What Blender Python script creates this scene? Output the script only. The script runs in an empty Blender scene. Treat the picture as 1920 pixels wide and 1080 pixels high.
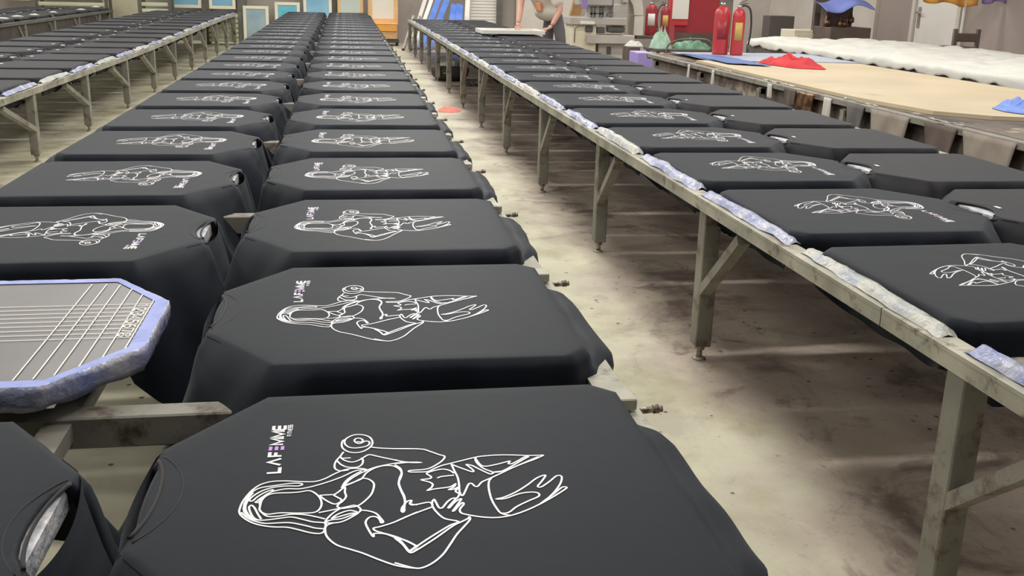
import bpy, math, random
from mathutils import Vector, Matrix, noise
random.seed(7)
scn = bpy.context.scene
col = scn.collection
# ------------------------------------------------------------------ camera
F_PX, PITCH, YAW, ROLL, CAM_H = 1882.3, .2929, .1663, -.0243, 1.1814
sP, cP, sY, cY, sR, cR = (math.sin(PITCH), math.cos(PITCH), math.sin(YAW), math.cos(YAW), math.sin(ROLL), math.cos(ROLL))
_f = Vector((sY*cP, cY*cP, -sP)); _r = Vector((cY, -sY, 0)); _u = _r.cross(_f)
_R = _r*cR - _u*sR; _U = _r*sR + _u*cR
cam_d = bpy.data.cameras.new('camera'); cam = bpy.data.objects.new('camera', cam_d); col.objects.link(cam)
cam.matrix_world = Matrix(((_R.x, _U.x, -_f.x, 0), (_R.y, _U.y, -_f.y, 0), (_R.z, _U.z, -_f.z, CAM_H), (0, 0, 0, 1)))
cam_d.sensor_width = 36; cam_d.lens = F_PX/1920*36; cam_d.clip_start = .02; cam_d.clip_end = 100
scn.camera = cam
# ------------------------------------------------------------------ world, exposure
w = bpy.data.worlds.new('world'); scn.world = w; w.use_nodes = True
w.node_tree.nodes['Background'].inputs[0].default_value = (.9, .95, 1, 1)
w.node_tree.nodes['Background'].inputs[1].default_value = .4
vs = scn.view_settings
vs.view_transform = 'Standard'; vs.look = 'None'; vs.exposure = -0.78; vs.gamma = 1; vs.use_curve_mapping = False
CEIL = 3.9
# ceiling lamp positions: x, y, watts
LAMPS = []
for ly in (.9, 3.3, 5.7, 8.1, 10.5, 12.9, 15.3, 17.7, 20.0):
    LAMPS += [(-5.2, ly, 64), (-2.0, ly, 54 if ly > 1 else 30), (.8, ly, 100 if ly > 1 else 60), (5.2, ly, 88)]

# ------------------------------------------------------------------ rays, used to size far things from their distance
def ray(x, y):
    u = x-960; v = 540-y
    u, v = u*cR+v*sR, -u*sR+v*cR
    fw = F_PX*cP+v*sP; up = v*cP-F_PX*sP
    return Vector((u*cY+fw*sY, -u*sY+fw*cY, up))
def at(x, y, Y):
    r = ray(x, y); return r*(Y/r.y)+Vector((0, 0, CAM_H))
def atx(x, y, X):
    r = ray(x, y); return r*(X/r.x)+Vector((0, 0, CAM_H))
def flat(x, y, z):
    r = ray(x, y); return r*((z-CAM_H)/r.z)+Vector((0, 0, CAM_H))

# ------------------------------------------------------------------ materials
def mat(name, color=(.5, .5, .5), rough=.6, metal=0, c2=None, scale=6, detail=4, bump=0, bscale=40, sheen=0, lo=.35, hi=.65,
        spec=.5, dirt=None, dscale=3, dlo=.55, dhi=.7, trans=0, alpha=1):
    m = bpy.data.materials.new(name); m.use_nodes = True
    nt = m.node_tree; N = nt.nodes; L = nt.links; b = N['Principled BSDF']
    b.inputs['Base Color'].default_value = (*color, 1); b.inputs['Roughness'].default_value = rough
    b.inputs['Metallic'].default_value = metal; b.inputs['Specular IOR Level'].default_value = spec
    if sheen:
        b.inputs['Sheen Weight'].default_value = sheen; b.inputs['Sheen Roughness'].default_value = .5
    if trans: b.inputs['Transmission Weight'].default_value = trans
    tc = N.new('ShaderNodeTexCoord'); out = None
    if c2 or dirt or bump:
        co = tc.outputs['Object']
    if c2:
        n = N.new('ShaderNodeTexNoise'); n.inputs['Scale'].default_value = scale; n.inputs['Detail'].default_value = detail
        L.new(co, n.inputs['Vector'])
        r = N.new('ShaderNodeMapRange'); r.inputs[1].default_value = lo; r.inputs[2].default_value = hi; L.new(n.outputs[0], r.inputs[0])
        mx = N.new('ShaderNodeMix'); mx.data_type = 'RGBA'; L.new(r.outputs[0], mx.inputs[0])
        mx.inputs[6].default_value = (*color, 1); mx.inputs[7].default_value = (*c2, 1); out = mx.outputs[2]
        L.new(out, b.inputs['Base Color'])
    if dirt:
        n = N.new('ShaderNodeTexNoise'); n.inputs['Scale'].default_value = dscale; n.inputs['Detail'].default_value = 8
        n.inputs['Roughness'].default_value = .7; L.new(co, n.inputs['Vector'])
        r = N.new('ShaderNodeMapRange'); r.inputs[1].default_value = dlo; r.inputs[2].default_value = dhi; L.new(n.outputs[0], r.inputs[0])
        mx = N.new('ShaderNodeMix'); mx.data_type = 'RGBA'; L.new(r.outputs[0], mx.inputs[0])
        if out: L.new(out, mx.inputs[6])
        else: mx.inputs[6].default_value = (*color, 1)
        mx.inputs[7].default_value = (*dirt, 1); L.new(mx.outputs[2], b.inputs['Base Color'])
    if bump:
        n = N.new('ShaderNodeTexNoise'); n.inputs['Scale'].default_value = bscale; n.inputs['Detail'].default_value = 5
        L.new(co, n.inputs['Vector'])
        bp = N.new('ShaderNodeBump'); bp.inputs['Strength'].default_value = bump; bp.inputs['Distance'].default_value = .01
        L.new(n.outputs[0], bp.inputs['Height']); L.new(bp.outputs[0], b.inputs['Normal'])
    return m
M = {}
M['shirt'] = mat('black_jersey', (.0045, .0058, .0100), .58, sheen=.11, bump=.12, bscale=9, spec=.14)
M['shirt_back'] = mat('black_jersey_plain', (.0060, .0056, .0080), .58, sheen=.11, bump=.12, bscale=9, spec=.17)
for k_ in ('shirt', 'shirt_back'):
    M[k_].node_tree.nodes['Principled BSDF'].inputs['Sheen Tint'].default_value = (.8, .88, 1, 1)
    M[k_].node_tree.nodes['Principled BSDF'].inputs['Specular Tint'].default_value = (.78, .87, 1, 1) if k_ == 'shirt' else (.92, .9, 1, 1)
M['rib'] = mat('black_rib', (.010, .010, .013), .8, sheen=.12)
M['print'] = mat('white_print', (.86, .86, .9), .35, spec=.6)
M['print_purple'] = mat('purple_print', (.55, .28, .8), .35)
M['steel'] = mat('painted_steel', (.27, .26, .22), .55, c2=(.20, .19, .165), scale=5, dirt=(.085, .05, .035), dscale=12, dlo=.52, dhi=.66, bump=.15, bscale=30)
M['rail'] = mat('pale_rail', (.46, .445, .37), .5, c2=(.27, .26, .215), scale=6, dirt=(.12, .09, .07), dscale=14, dlo=.54, dhi=.68, bump=.15, bscale=30)
M['bolt'] = mat('rusty_bolt', (.42, .39, .33), .45, metal=.5, dirt=(.14, .09, .06), dscale=60, dlo=.5, dhi=.62)
M['board'] = mat('printing_board_metal', (.155, .148, .155), .30, metal=.2, c2=(.115, .11, .118), scale=4, spec=.6, bump=.05, bscale=8)
M['line'] = mat('ruled_white_line', (.85, .83, .78), .5)
M['tape'] = mat('blue_tape', (.20, .26, .66), .35, c2=(.32, .38, .76), scale=12, bump=.5, bscale=30)
M['film'] = mat('wrinkled_film', (.40, .40, .47), .25, c2=(.17, .21, .44), scale=14, bump=.8, bscale=35, spec=.8, dirt=(.12, .12, .15), dscale=18, dlo=.58, dhi=.7)
M['film_pale'] = mat('pale_wrinkled_film', (.44, .44, .40), .3, c2=(.24, .28, .38), scale=9, lo=.5, hi=.7, bump=.8, bscale=35, spec=.7, dirt=(.14, .13, .12), dscale=22, dlo=.58, dhi=.7)
M['foil'] = mat('crumpled_foil', (.70, .70, .72), .3, c2=(.4, .42, .5), scale=30, bump=.6, bscale=60, spec=.8)
M['wall'] = mat('grey_wall', (.37, .335, .30), .8, c2=(.31, .28, .25), scale=.5, dirt=(.22, .19, .17), dscale=.9, dlo=.6, dhi=.8)
M['wall_cream'] = mat('cream_wall', (.62, .58, .50), .8, c2=(.56, .52, .45), scale=.8)
M['wall_right'] = mat('taupe_wall', (.38, .325, .30), .8, c2=(.33, .275, .26), scale=.4)
M['ceiling'] = mat('ceiling_sheet', (.5, .5, .48), .9)
M['cream'] = mat('cream_paint', (.74, .70, .55), .6, c2=(.66, .62, .48), scale=3)
M['pale'] = mat('off_white_paint', (.66, .63, .58), .6, c2=(.58, .55, .5), scale=2)
M['white'] = mat('white_paint', (.78, .77, .73), .5)
M['mesh_blue'] = mat('blue_screen_mesh', (.16, .36, .52), .5, c2=(.24, .46, .60), scale=2)
M['mesh_teal'] = mat('teal_screen_mesh', (.06, .34, .46), .5, c2=(.18, .48, .56), scale=3)
M['mesh_grey'] = mat('grey_screen_mesh', (.22, .32, .38), .5, c2=(.32, .40, .44), scale=3)
M['mesh_sage'] = mat('sage_screen_mesh', (.44, .50, .47), .5, c2=(.50, .55, .50), scale=2)
M['mesh_white'] = mat('white_screen_mesh', (.70, .68, .62), .5, c2=(.78, .58, .36), scale=2, lo=.5, hi=.75)
M['orange_wood'] = mat('orange_wood', (.72, .46, .22), .6, c2=(.62, .38, .18), scale=6)
M['orange'] = mat('orange_plastic', (.85, .42, .06), .5, c2=(.75, .36, .10), scale=5)
M['blue'] = mat('blue_board', (.09, .19, .62), .5, c2=(.14, .27, .72), scale=3)
M['rack_green'] = mat('pale_green_shelf', (.62, .68, .45), .6, c2=(.72, .74, .55), scale=4)
M['dark_post'] = mat('dark_post', (.10, .10, .085), .6, c2=(.15, .145, .12), scale=5)
M['dark'] = mat('dark_object', (.045, .037, .035), .7, c2=(.075, .062, .058), scale=5)
M['brown_dark'] = mat('dark_brown', (.095, .07, .06), .7, c2=(.13, .10, .085), scale=4)
M['red'] = mat('red_enamel', (.56, .05, .06), .3, spec=.6)
M['red_dark'] = mat('dark_red_enamel', (.36, .035, .05), .45)
M['red_cloth'] = mat('red_cloth', (.66, .035, .04), .8, c2=(.5, .02, .03), scale=10)
M['coral_cloth'] = mat('coral_cloth', (.85, .25, .20), .8)
M['rubber'] = mat('black_rubber', (.03, .03, .03), .5)
M['silver'] = mat('silver_metal', (.5, .5, .5), .3, metal=.9)
M['yellow'] = mat('yellow_label', (.62, .42, .12), .5)
M['ply'] = mat('worn_plywood', (.60, .50, .34), .6, c2=(.52, .43, .29), scale=1.6, dirt=(.30, .24, .18), dscale=5, dlo=.64, dhi=.76)
M['blue_cloth'] = mat('pale_blue_cloth', (.36, .40, .50), .75, c2=(.42, .45, .53), scale=1.5)
M['blue_cloth_deep'] = mat('deep_blue_cloth', (.10, .16, .40), .8, c2=(.14, .21, .46), scale=5)
M['white_cloth'] = mat('white_cloth', (.66, .65, .60), .85, c2=(.60, .60, .57), scale=3, bump=.8, bscale=7)
M['grey_drape'] = mat('grey_drape', (.17, .155, .15), .8, c2=(.11, .10, .10), scale=2.2, bump=.4, bscale=6)
M['apron'] = mat('stained_panel', (.20, .165, .14), .8, c2=(.07, .05, .045), scale=2.6, dirt=(.34, .29, .23), dscale=3.2, dlo=.54, dhi=.60, bump=.3, bscale=12)
M['machine'] = mat('machine_enamel', (.50, .48, .44), .45, c2=(.42, .40, .37), scale=3)
M['machine_dark'] = mat('machine_dark', (.09, .085, .08), .5)
M['green_bag'] = mat('green_bag', (.16, .34, .22), .5, c2=(.06, .17, .10), scale=5, bump=.5, bscale=12)
M['green_bag_pale'] = mat('pale_green_bag', (.34, .52, .40), .45, bump=.4, bscale=12)
M['lilac'] = mat('lilac_plastic', (.40, .32, .72), .45)
M['skin'] = mat('skin', (.52, .28, .20), .55, c2=(.56, .32, .24), scale=6)
M['hair'] = mat('hair', (.02, .015, .012), .6)
M['tshirt'] = mat('white_tshirt', (.72, .68, .62), .85, c2=(.64, .60, .54), scale=6)
M['trouser'] = mat('grey_trousers', (.13, .13, .14), .85)
M['orange_print'] = mat('orange_print', (.80, .35, .18), .7)
M['purple_cloth'] = mat('purple_cloth', (.30, .22, .50), .8)
M['blue_tarp'] = mat('blue_tarp', (.16, .20, .58), .6, c2=(.22, .28, .66), scale=5)
M['sparkle'] = mat('brassy_parts', (.30, .16, .08), .35, metal=.6, c2=(.10, .06, .04), scale=20, lo=.45, hi=.55)
M['tube'] = mat('lamp_housing', (.8, .8, .8), .5)
M['beige'] = mat('beige_side', (.34, .30, .25), .7, c2=(.26, .22, .19), scale=7)
M['charcoal'] = mat('charcoal_panel', (.105, .095, .09), .5)

def floor_material():
    m = bpy.data.materials.new('stained_concrete'); m.use_nodes = True
    nt = m.node_tree; N = nt.nodes; L = nt.links; b = N['Principled BSDF']
    tc = N.new('ShaderNodeTexCoord')
    def noi(scale, detail=6, rough=.6, loc=(0, 0, 0), sc=(1, 1, 1), dist=0):
        mp = N.new('ShaderNodeMapping'); mp.inputs['Location'].default_value = loc; mp.inputs['Scale'].default_value = sc
        L.new(tc.outputs['Object'], mp.inputs[0])
        n = N.new('ShaderNodeTexNoise'); n.inputs['Scale'].default_value = scale; n.inputs['Detail'].default_value = detail
        n.inputs['Roughness'].default_value = rough; n.inputs['Distortion'].default_value = dist; L.new(mp.outputs[0], n.inputs['Vector'])
        return n.outputs[0]
    def rng(s, a, c, lo=0, hi=1):
        r = N.new('ShaderNodeMapRange'); r.interpolation_type = 'SMOOTHSTEP'
        for i, v in ((1, a), (2, c), (3, lo), (4, hi)): r.inputs[i].default_value = v
        L.new(s, r.inputs[0]); return r.outputs[0]
    def mix(f, a, c):
        x = N.new('ShaderNodeMix'); x.data_type = 'RGBA'
        L.new(f, x.inputs[0])
        for i, v in ((6, a), (7, c)):
            if isinstance(v, tuple): x.inputs[i].default_value = (*v, 1)
            else: L.new(v, x.inputs[i])
        return x.outputs[2]
    def mth(op, a, c):
        x = N.new('ShaderNodeMath'); x.operation = op
        for i, v in ((0, a), (1, c)):
            if isinstance(v, (int, float)): x.inputs[i].default_value = v
            else: L.new(v, x.inputs[i])
        return x.outputs[0]
    sep = N.new('ShaderNodeSeparateXYZ'); L.new(tc.outputs['Object'], sep.inputs[0])
    c = mix(rng(noi(1.1), .38, .62), (.66, .63, .465), (.60, .57, .45))
    c = mix(rng(noi(2.6, loc=(3, 7, 0)), .5, .68), c, (.48, .45, .31))
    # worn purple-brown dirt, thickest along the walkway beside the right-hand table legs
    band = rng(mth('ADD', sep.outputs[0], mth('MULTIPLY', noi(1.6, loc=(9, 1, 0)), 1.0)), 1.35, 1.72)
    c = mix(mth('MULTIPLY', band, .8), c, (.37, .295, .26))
    dirt = rng(noi(2.3, 9, .68, loc=(5, 2, 0), dist=.6), .50, .64)
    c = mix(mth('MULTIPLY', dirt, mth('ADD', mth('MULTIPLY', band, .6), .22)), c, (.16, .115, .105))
    left = rng(sep.outputs[0], -.9, -1.5)
    c = mix(mth('MULTIPLY', mth('MULTIPLY', rng(noi(1.8, 9, .7, loc=(2, 4, 0), sc=(1, 1.6, 1)), .48, .66), left), .6), c, (.27, .20, .15))
    fine = rng(noi(38, 5, .7), .56, .74)
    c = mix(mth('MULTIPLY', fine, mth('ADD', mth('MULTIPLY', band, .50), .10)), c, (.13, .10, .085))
    pale = rng(noi(1.9, 7, .62, loc=(8, 3, 0), dist=.4), .54, .66)
    c = mix(mth('MULTIPLY', mth('MULTIPLY', pale, band), .6), c, (.60, .52, .42))
    grit = rng(noi(90, 3, .6), .60, .72)
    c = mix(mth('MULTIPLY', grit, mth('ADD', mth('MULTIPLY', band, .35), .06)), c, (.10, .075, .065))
    # crumbs of dirt
    streak = rng(noi(7, 9, .75, loc=(3, 5, 0), sc=(1, .6, 1), dist=.8), .54, .70)
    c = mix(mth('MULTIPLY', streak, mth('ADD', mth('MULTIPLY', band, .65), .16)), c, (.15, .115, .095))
    lite = rng(noi(11, 8, .7, loc=(7, 1, 0)), .56, .70)
    c = mix(mth('MULTIPLY', mth('MULTIPLY', lite, band), .45), c, (.66, .58, .48))
    v = N.new('ShaderNodeTexVoronoi'); v.inputs['Scale'].default_value = 13; L.new(tc.outputs['Object'], v.inputs['Vector'])
    spot = mth('MULTIPLY', rng(mth('SUBTRACT', v.outputs['Distance'], mth('MULTIPLY', noi(25), .16)),   .035, -.01), rng(noi(1.5, loc=(1, 8, 0)),   .44, .52))
    c = mix(spot, c, (.07, .05, .045))
    L.new(c, b.inputs['Base Color'])
    L.new(rng(noi(2.0, loc=(4, 4, 0)), .3, .7, .30, .55), b.inputs['Roughness'])
    b.inputs['Specular IOR Level'].default_value = .5
    bp = N.new('ShaderNodeBump'); bp.inputs['Strength'].default_value = .25; bp.inputs['Distance'].default_value = .01
    L.new(noi(14, 8), bp.inputs['Height']); L.new(bp.outputs[0], b.inputs['Normal'])
    return m
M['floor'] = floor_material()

# ------------------------------------------------------------------ mesh helpers
class MB:
    def __init__(s): s.v = []; s.f = []; s.sm = []
    def add(s, vs_, fs, smooth=False, mtx=None):
        o = len(s.v)
        s.v += [tuple(mtx @ Vector(p)) if mtx else tuple(p) for p in vs_]
        for f in fs: s.f.append(tuple(i+o for i in f)); s.sm.append(smooth)
        return s
    def box(s, c, d, mtx=None, bev=0):
        x, y, z = d[0]/2, d[1]/2, d[2]/2
        b = min(bev, x*.9, y*.9, z*.9)
        if b <= 0:
            vs_ = [(c[0]+i*x, c[1]+j*y, c[2]+k*z) for i in (-1, 1) for j in (-1, 1) for k in (-1, 1)]
            fs = [(0, 1, 3, 2), (4, 6, 7, 5), (0, 4, 5, 1), (2, 3, 7, 6), (0, 2, 6, 4), (1, 5, 7, 3)]
            return s.add(vs_, fs, False, mtx)
        vs_ = []; idx = {}
        for i in (-1, 1):
            for j in (-1, 1):
                for k in (-1, 1):
                    for a in range(3):
                        p = [i*(x-b), j*(y-b), k*(z-b)]; p[a] += (i, j, k)[a]*b
                        idx[(i, j, k, a)] = len(vs_); vs_.append((c[0]+p[0], c[1]+p[1], c[2]+p[2]))
        fs = []
        S = (-1, 1)
        for a in range(3):
            for sg in S:
                o = [n for n in range(3) if n != a]; q = []
                for (p1, p2) in ((-1, -1), (1, -1), (1, 1), (-1, 1)):
                    t = [0, 0, 0]; t[a] = sg; t[o[0]] = p1; t[o[1]] = p2; q.append(idx[(*t, a)])
                if sg*(1 if a != 1 else -1) < 0: q.reverse()
                fs.append(tuple(q))
        for a in range(3):      # edges
            o = [n for n in range(3) if n != a]
            for p1 in S:
                for p2 in S:
                    t0 = [0, 0, 0]; t0[o[0]] = p1; t0[o[1]] = p2; t1 = list(t0); t0[a] = -1; t1[a] = 1
                    q = [idx[(*t0, o[0])], idx[(*t1, o[0])], idx[(*t1, o[1])], idx[(*t0, o[1])]]
                    fs.append(tuple(q))
        for i in S:
            for j in S:
                for k in S: fs.append((idx[(i, j, k, 0)], idx[(i, j, k, 1)], idx[(i, j, k, 2)]))
        return s.add(vs_, fs, False, mtx)
    def bar(s, a, b, wx, wy=None, up=(0, 0, 1), bev=0):
        a = Vector(a); b = Vector(b); d = b-a; wy = wy or wx
        z = d.normalized(); u = Vector(up)
        if abs(z.dot(u)) > .99: u = Vector((0, 1, 0))
        x = z.cross(u).normalized(); y = z.cross(x)
        m = Matrix(((x.x, y.x, z.x, 0), (x.y, y.y, z.y, 0), (x.z, y.z, z.z, 0), (0, 0, 0, 1)))
        m.translation = (a+b)/2
        return s.box((0, 0, 0), (wx, wy, d.length), m, bev)
    def tube(s, pts, r, n=8, cap=True):
        pts = [Vector(p) for p in pts]; o = len(s.v); rr = r if isinstance(r, (list, tuple)) else [r]*len(pts)
        prev = None
        for i, p in enumerate(pts):
            t = (pts[min(i+1, len(pts)-1)]-pts[max(i-1, 0)]).normalized()
            if prev is None:
                a = Vector((0, 0, 1)) if abs(t.z) < .9 else Vector((1, 0, 0)); x = t.cross(a).normalized()
            else: x = (prev-t*prev.dot(t)).normalized()
            prev = x; y = t.cross(x)
            for k in range(n):
                q = 2*math.pi*k/n; s.v.append(tuple(p+(x*math.cos(q)+y*math.sin(q))*rr[i]))
        for i in range(len(pts)-1):
            for k in range(n):
                a = o+i*n+k; b = o+i*n+(k+1) % n; s.f.append((a, b, b+n, a+n)); s.sm.append(True)
        if cap:
            s.f.append(tuple(o+k for k in reversed(range(n)))); s.sm.append(False)
            e = o+(len(pts)-1)*n; s.f.append(tuple(e+k for k in range(n))); s.sm.append(False)
        return s
    def lathe(s, prof, c=(0, 0, 0), n=24, mtx=None):
        vs_ = []; fs = []
        for r, z in prof:
            for k in range(n):
                q = 2*math.pi*k/n; vs_.append((c[0]+r*math.cos(q), c[1]+r*math.sin(q), c[2]+z))
        for i in range(len(prof)-1):
            for k in range(n):
                a = i*n+k; b = i*n+(k+1) % n; fs.append((a, b, b+n, a+n))
        fs.append(tuple(reversed(range(n)))); fs.append(tuple((len(prof)-1)*n+k for k in range(n)))
        return s.add(vs_, fs, True, mtx)
    def grid(s, fn, nu, nv, smooth=True):
        vs_ = [fn(i/nu, j/nv) for j in range(nv+1) for i in range(nu+1)]
        fs = [(j*(nu+1)+i, j*(nu+1)+i+1, (j+1)*(nu+1)+i+1, (j+1)*(nu+1)+i) for j in range(nv) for i in range(nu)]
        return s.add(vs_, fs, smooth)
    def prism(s, poly, z0, z1, mtx=None):
        n = len(poly)
        vs_ = [(p[0], p[1], z0) for p in poly]+[(p[0], p[1], z1) for p in poly]
        fs = [tuple(reversed(range(n))), tuple(range(n, 2*n))]+[(i, (i+1) % n, n+(i+1) % n, n+i) for i in range(n)]
        return s.add(vs_, fs, False, mtx)
    def ribbon(s, pts, wd, z=0.0, closed=False):
        p = [Vector((q[0], q[1])) for q in pts]
        q = [p[0]]
        for a in p[1:]:
            if (a-q[-1]).length > 1e-5: q.append(a)
        p = q
        if len(p) < 2: return s
        o = len(s.v)
        for i, a in enumerate(p):
            d0 = (a-p[i-1]).normalized() if i else (p[1]-p[0]).normalized()
            d1 = (p[i+1]-a).normalized() if i < len(p)-1 else d0
            t = (d0+d1)
            t = t.normalized() if t.length > .2 else d0
            nrm = Vector((-t.y, t.x)); k = min(1.6, 1/max(.4, nrm.dot(Vector((-d0.y, d0.x)))))
            s.v.append((a.x+nrm.x*wd/2*k, a.y+nrm.y*wd/2*k, z)); s.v.append((a.x-nrm.x*wd/2*k, a.y-nrm.y*wd/2*k, z))
        for i in range(len(p)-1):
            s.f.append((o+2*i, o+2*i+1, o+2*i+3, o+2*i+2)); s.sm.append(False)
        return s
    def mesh(s, name, m):
        me = bpy.data.meshes.new(name); me.from_pydata(s.v, [], s.f); me.materials.append(m)
        me.polygons.foreach_set('use_smooth', s.sm); me.update(); return me
    def build(s, name, m, parent=None, solid=0, sub=0):
        o = bpy.data.objects.new(name, s.mesh(name, m)); col.objects.link(o)
        if parent is not None: o.parent = parent
        if solid:
            k = o.modifiers.new('thickness', 'SOLIDIFY'); k.thickness = solid; k.offset = 0
        if sub:
            k = o.modifiers.new('smooth', 'SUBSURF'); k.levels = k.render_levels = sub
        return o
def tag(o, label=None, cat=None, group=None, kind=None):
    for k, v in (('label', label), ('category', cat), ('group', group), ('kind', kind)):
        if v: o[k] = v
    return o
def empty(name, loc=(0, 0, 0), rz=0, label=None, cat=None, group=None):
    o = bpy.data.objects.new(name, None); col.objects.link(o); o.location = loc; o.rotation_euler = (0, 0, rz)
    o.empty_display_size = .1
    return tag(o, label, cat, group)
def inst(name, me, parent=None, loc=(0, 0, 0), rz=0):
    o = bpy.data.objects.new(name, me); col.objects.link(o); o.location = loc; o.rotation_euler = (0, 0, rz)
    if parent is not None: o.parent = parent
    return o
def struct(name, mb, m): return tag(mb.build(name, m), kind='structure')
def smooth_line(pts, k=5):
    if len(pts) < 3: return pts
    P_ = [pts[0]]+list(pts)+[pts[-1]]; out = []
    for i in range(1, len(P_)-2):
        p0, p1, p2, p3 = [Vector(P_[j]) for j in (i-1, i, i+1, i+2)]
        for j in range(k):
            t = j/k
            out.append(.5*((2*p1)+(p2-p0)*t+(2*p0-5*p1+4*p2-p3)*t*t+(3*p1-p0-3*p2+p3)*t**3))
    out.append(Vector(pts[-1])); return out
def sst(a, b, x):
    t = max(0, min(1, (x-a)/(b-a))); return t*t*(3-2*t)

# ------------------------------------------------------------------ the hall
X0, X1, Y0, Y1 = -7.5, 8.6, -3.2, 21.0
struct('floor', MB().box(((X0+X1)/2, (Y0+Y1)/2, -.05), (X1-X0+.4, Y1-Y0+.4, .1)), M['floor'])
struct('ceiling', MB().box(((X0+X1)/2, (Y0+Y1)/2, CEIL+.05), (X1-X0+.4, Y1-Y0+.4, .1)), M['ceiling'])
struct('wall_back', MB().box(((X0+X1)/2, Y1+.1, CEIL/2), (X1-X0, .2, CEIL)), M['wall'])
struct('wall_front', MB().box(((X0+X1)/2, Y0-.1, CEIL/2), (X1-X0, .2, CEIL)), M['charcoal'])
struct('wall_left', MB().box((X0-.1, (Y0+Y1)/2, CEIL/2), (.2, Y1-Y0, CEIL)), M['wall_cream'])
struct('wall_right', MB().box((X1+.1, (Y0+Y1)/2, CEIL/2), (.2, Y1-Y0, CEIL)), M['wall_right'])

# ------------------------------------------------------------------ ceiling lamps (above the frame)
hous = MB().box((0, 0, .02), (1.5, .22, .05), bev=.01).mesh('lamp_housing', M['tube'])
ld = {}
for i, (lx, ly, pw) in enumerate(LAMPS):
    row = ['far left', 'centre left', 'centre right', 'far right'][[-5.2, -2.0, .8, 5.2].index(lx)]
    e = empty('ceiling_lamp', (lx, ly, CEIL-.3), 0, 'white twin tube lamp hanging from the ceiling, %s row, %s' % (row, 'pair %d from the entrance' % (i//4+1)), 'ceiling lamp', 'ceiling lamps in rows')
    inst('lamp_housing', hous, e, (0, 0, 0))
    for sx in (-.6, .6):
        MB().tube([(sx, 0, .04), (sx, 0, .29)], .006, 6).build('hanging_rod', M['tube'], e)
    if pw not in ld:
        L_ = bpy.data.lights.new('tube_light', 'AREA'); L_.shape = 'RECTANGLE'; L_.size = 1.45; L_.size_y = .16
        L_.energy = pw; L_.color = (1, .97, .91); ld[pw] = L_
    lo = bpy.data.objects.new('tube_light', ld[pw]); col.objects.link(lo); lo.parent = e; lo.location = (0, 0, -.02)

# ------------------------------------------------------------------ the t-shirt
HL, HW, PITCHY = .326, .294, .7284
ZT = .568
def outline(hl=HL, hw=HW, neck=True, e=0.0, n_step=.013, nd=.016):
    """counter-clockwise board outline from the middle of the hem end; returns points and flags"""
    c = .03
    pts = [(hl+e, -hw+c), (hl+e, hw-c), (hl-c, hw+e), (-.205, hw+e), (-hl-e, .13)]
    if neck:
        pts += [(-hl-e, .095), (-hl+nd*.45, .072), (-hl+nd*.86, .038), (-hl+nd, 0), (-hl+nd*.86, -.038), (-hl+nd*.45, -.072), (-hl-e, -.095)]
    pts += [(-hl-e, -.13), (-.205, -hw-e), (hl-c, -hw-e)]
    out = []
    for i, p in enumerate(pts):
        q = pts[(i+1) % len(pts)]; p = Vector(p); q = Vector(q); k = max(1, round((q-p).length/n_step))
        for j in range(k): out.append(p.lerp(q, j/k))
    return out
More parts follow.
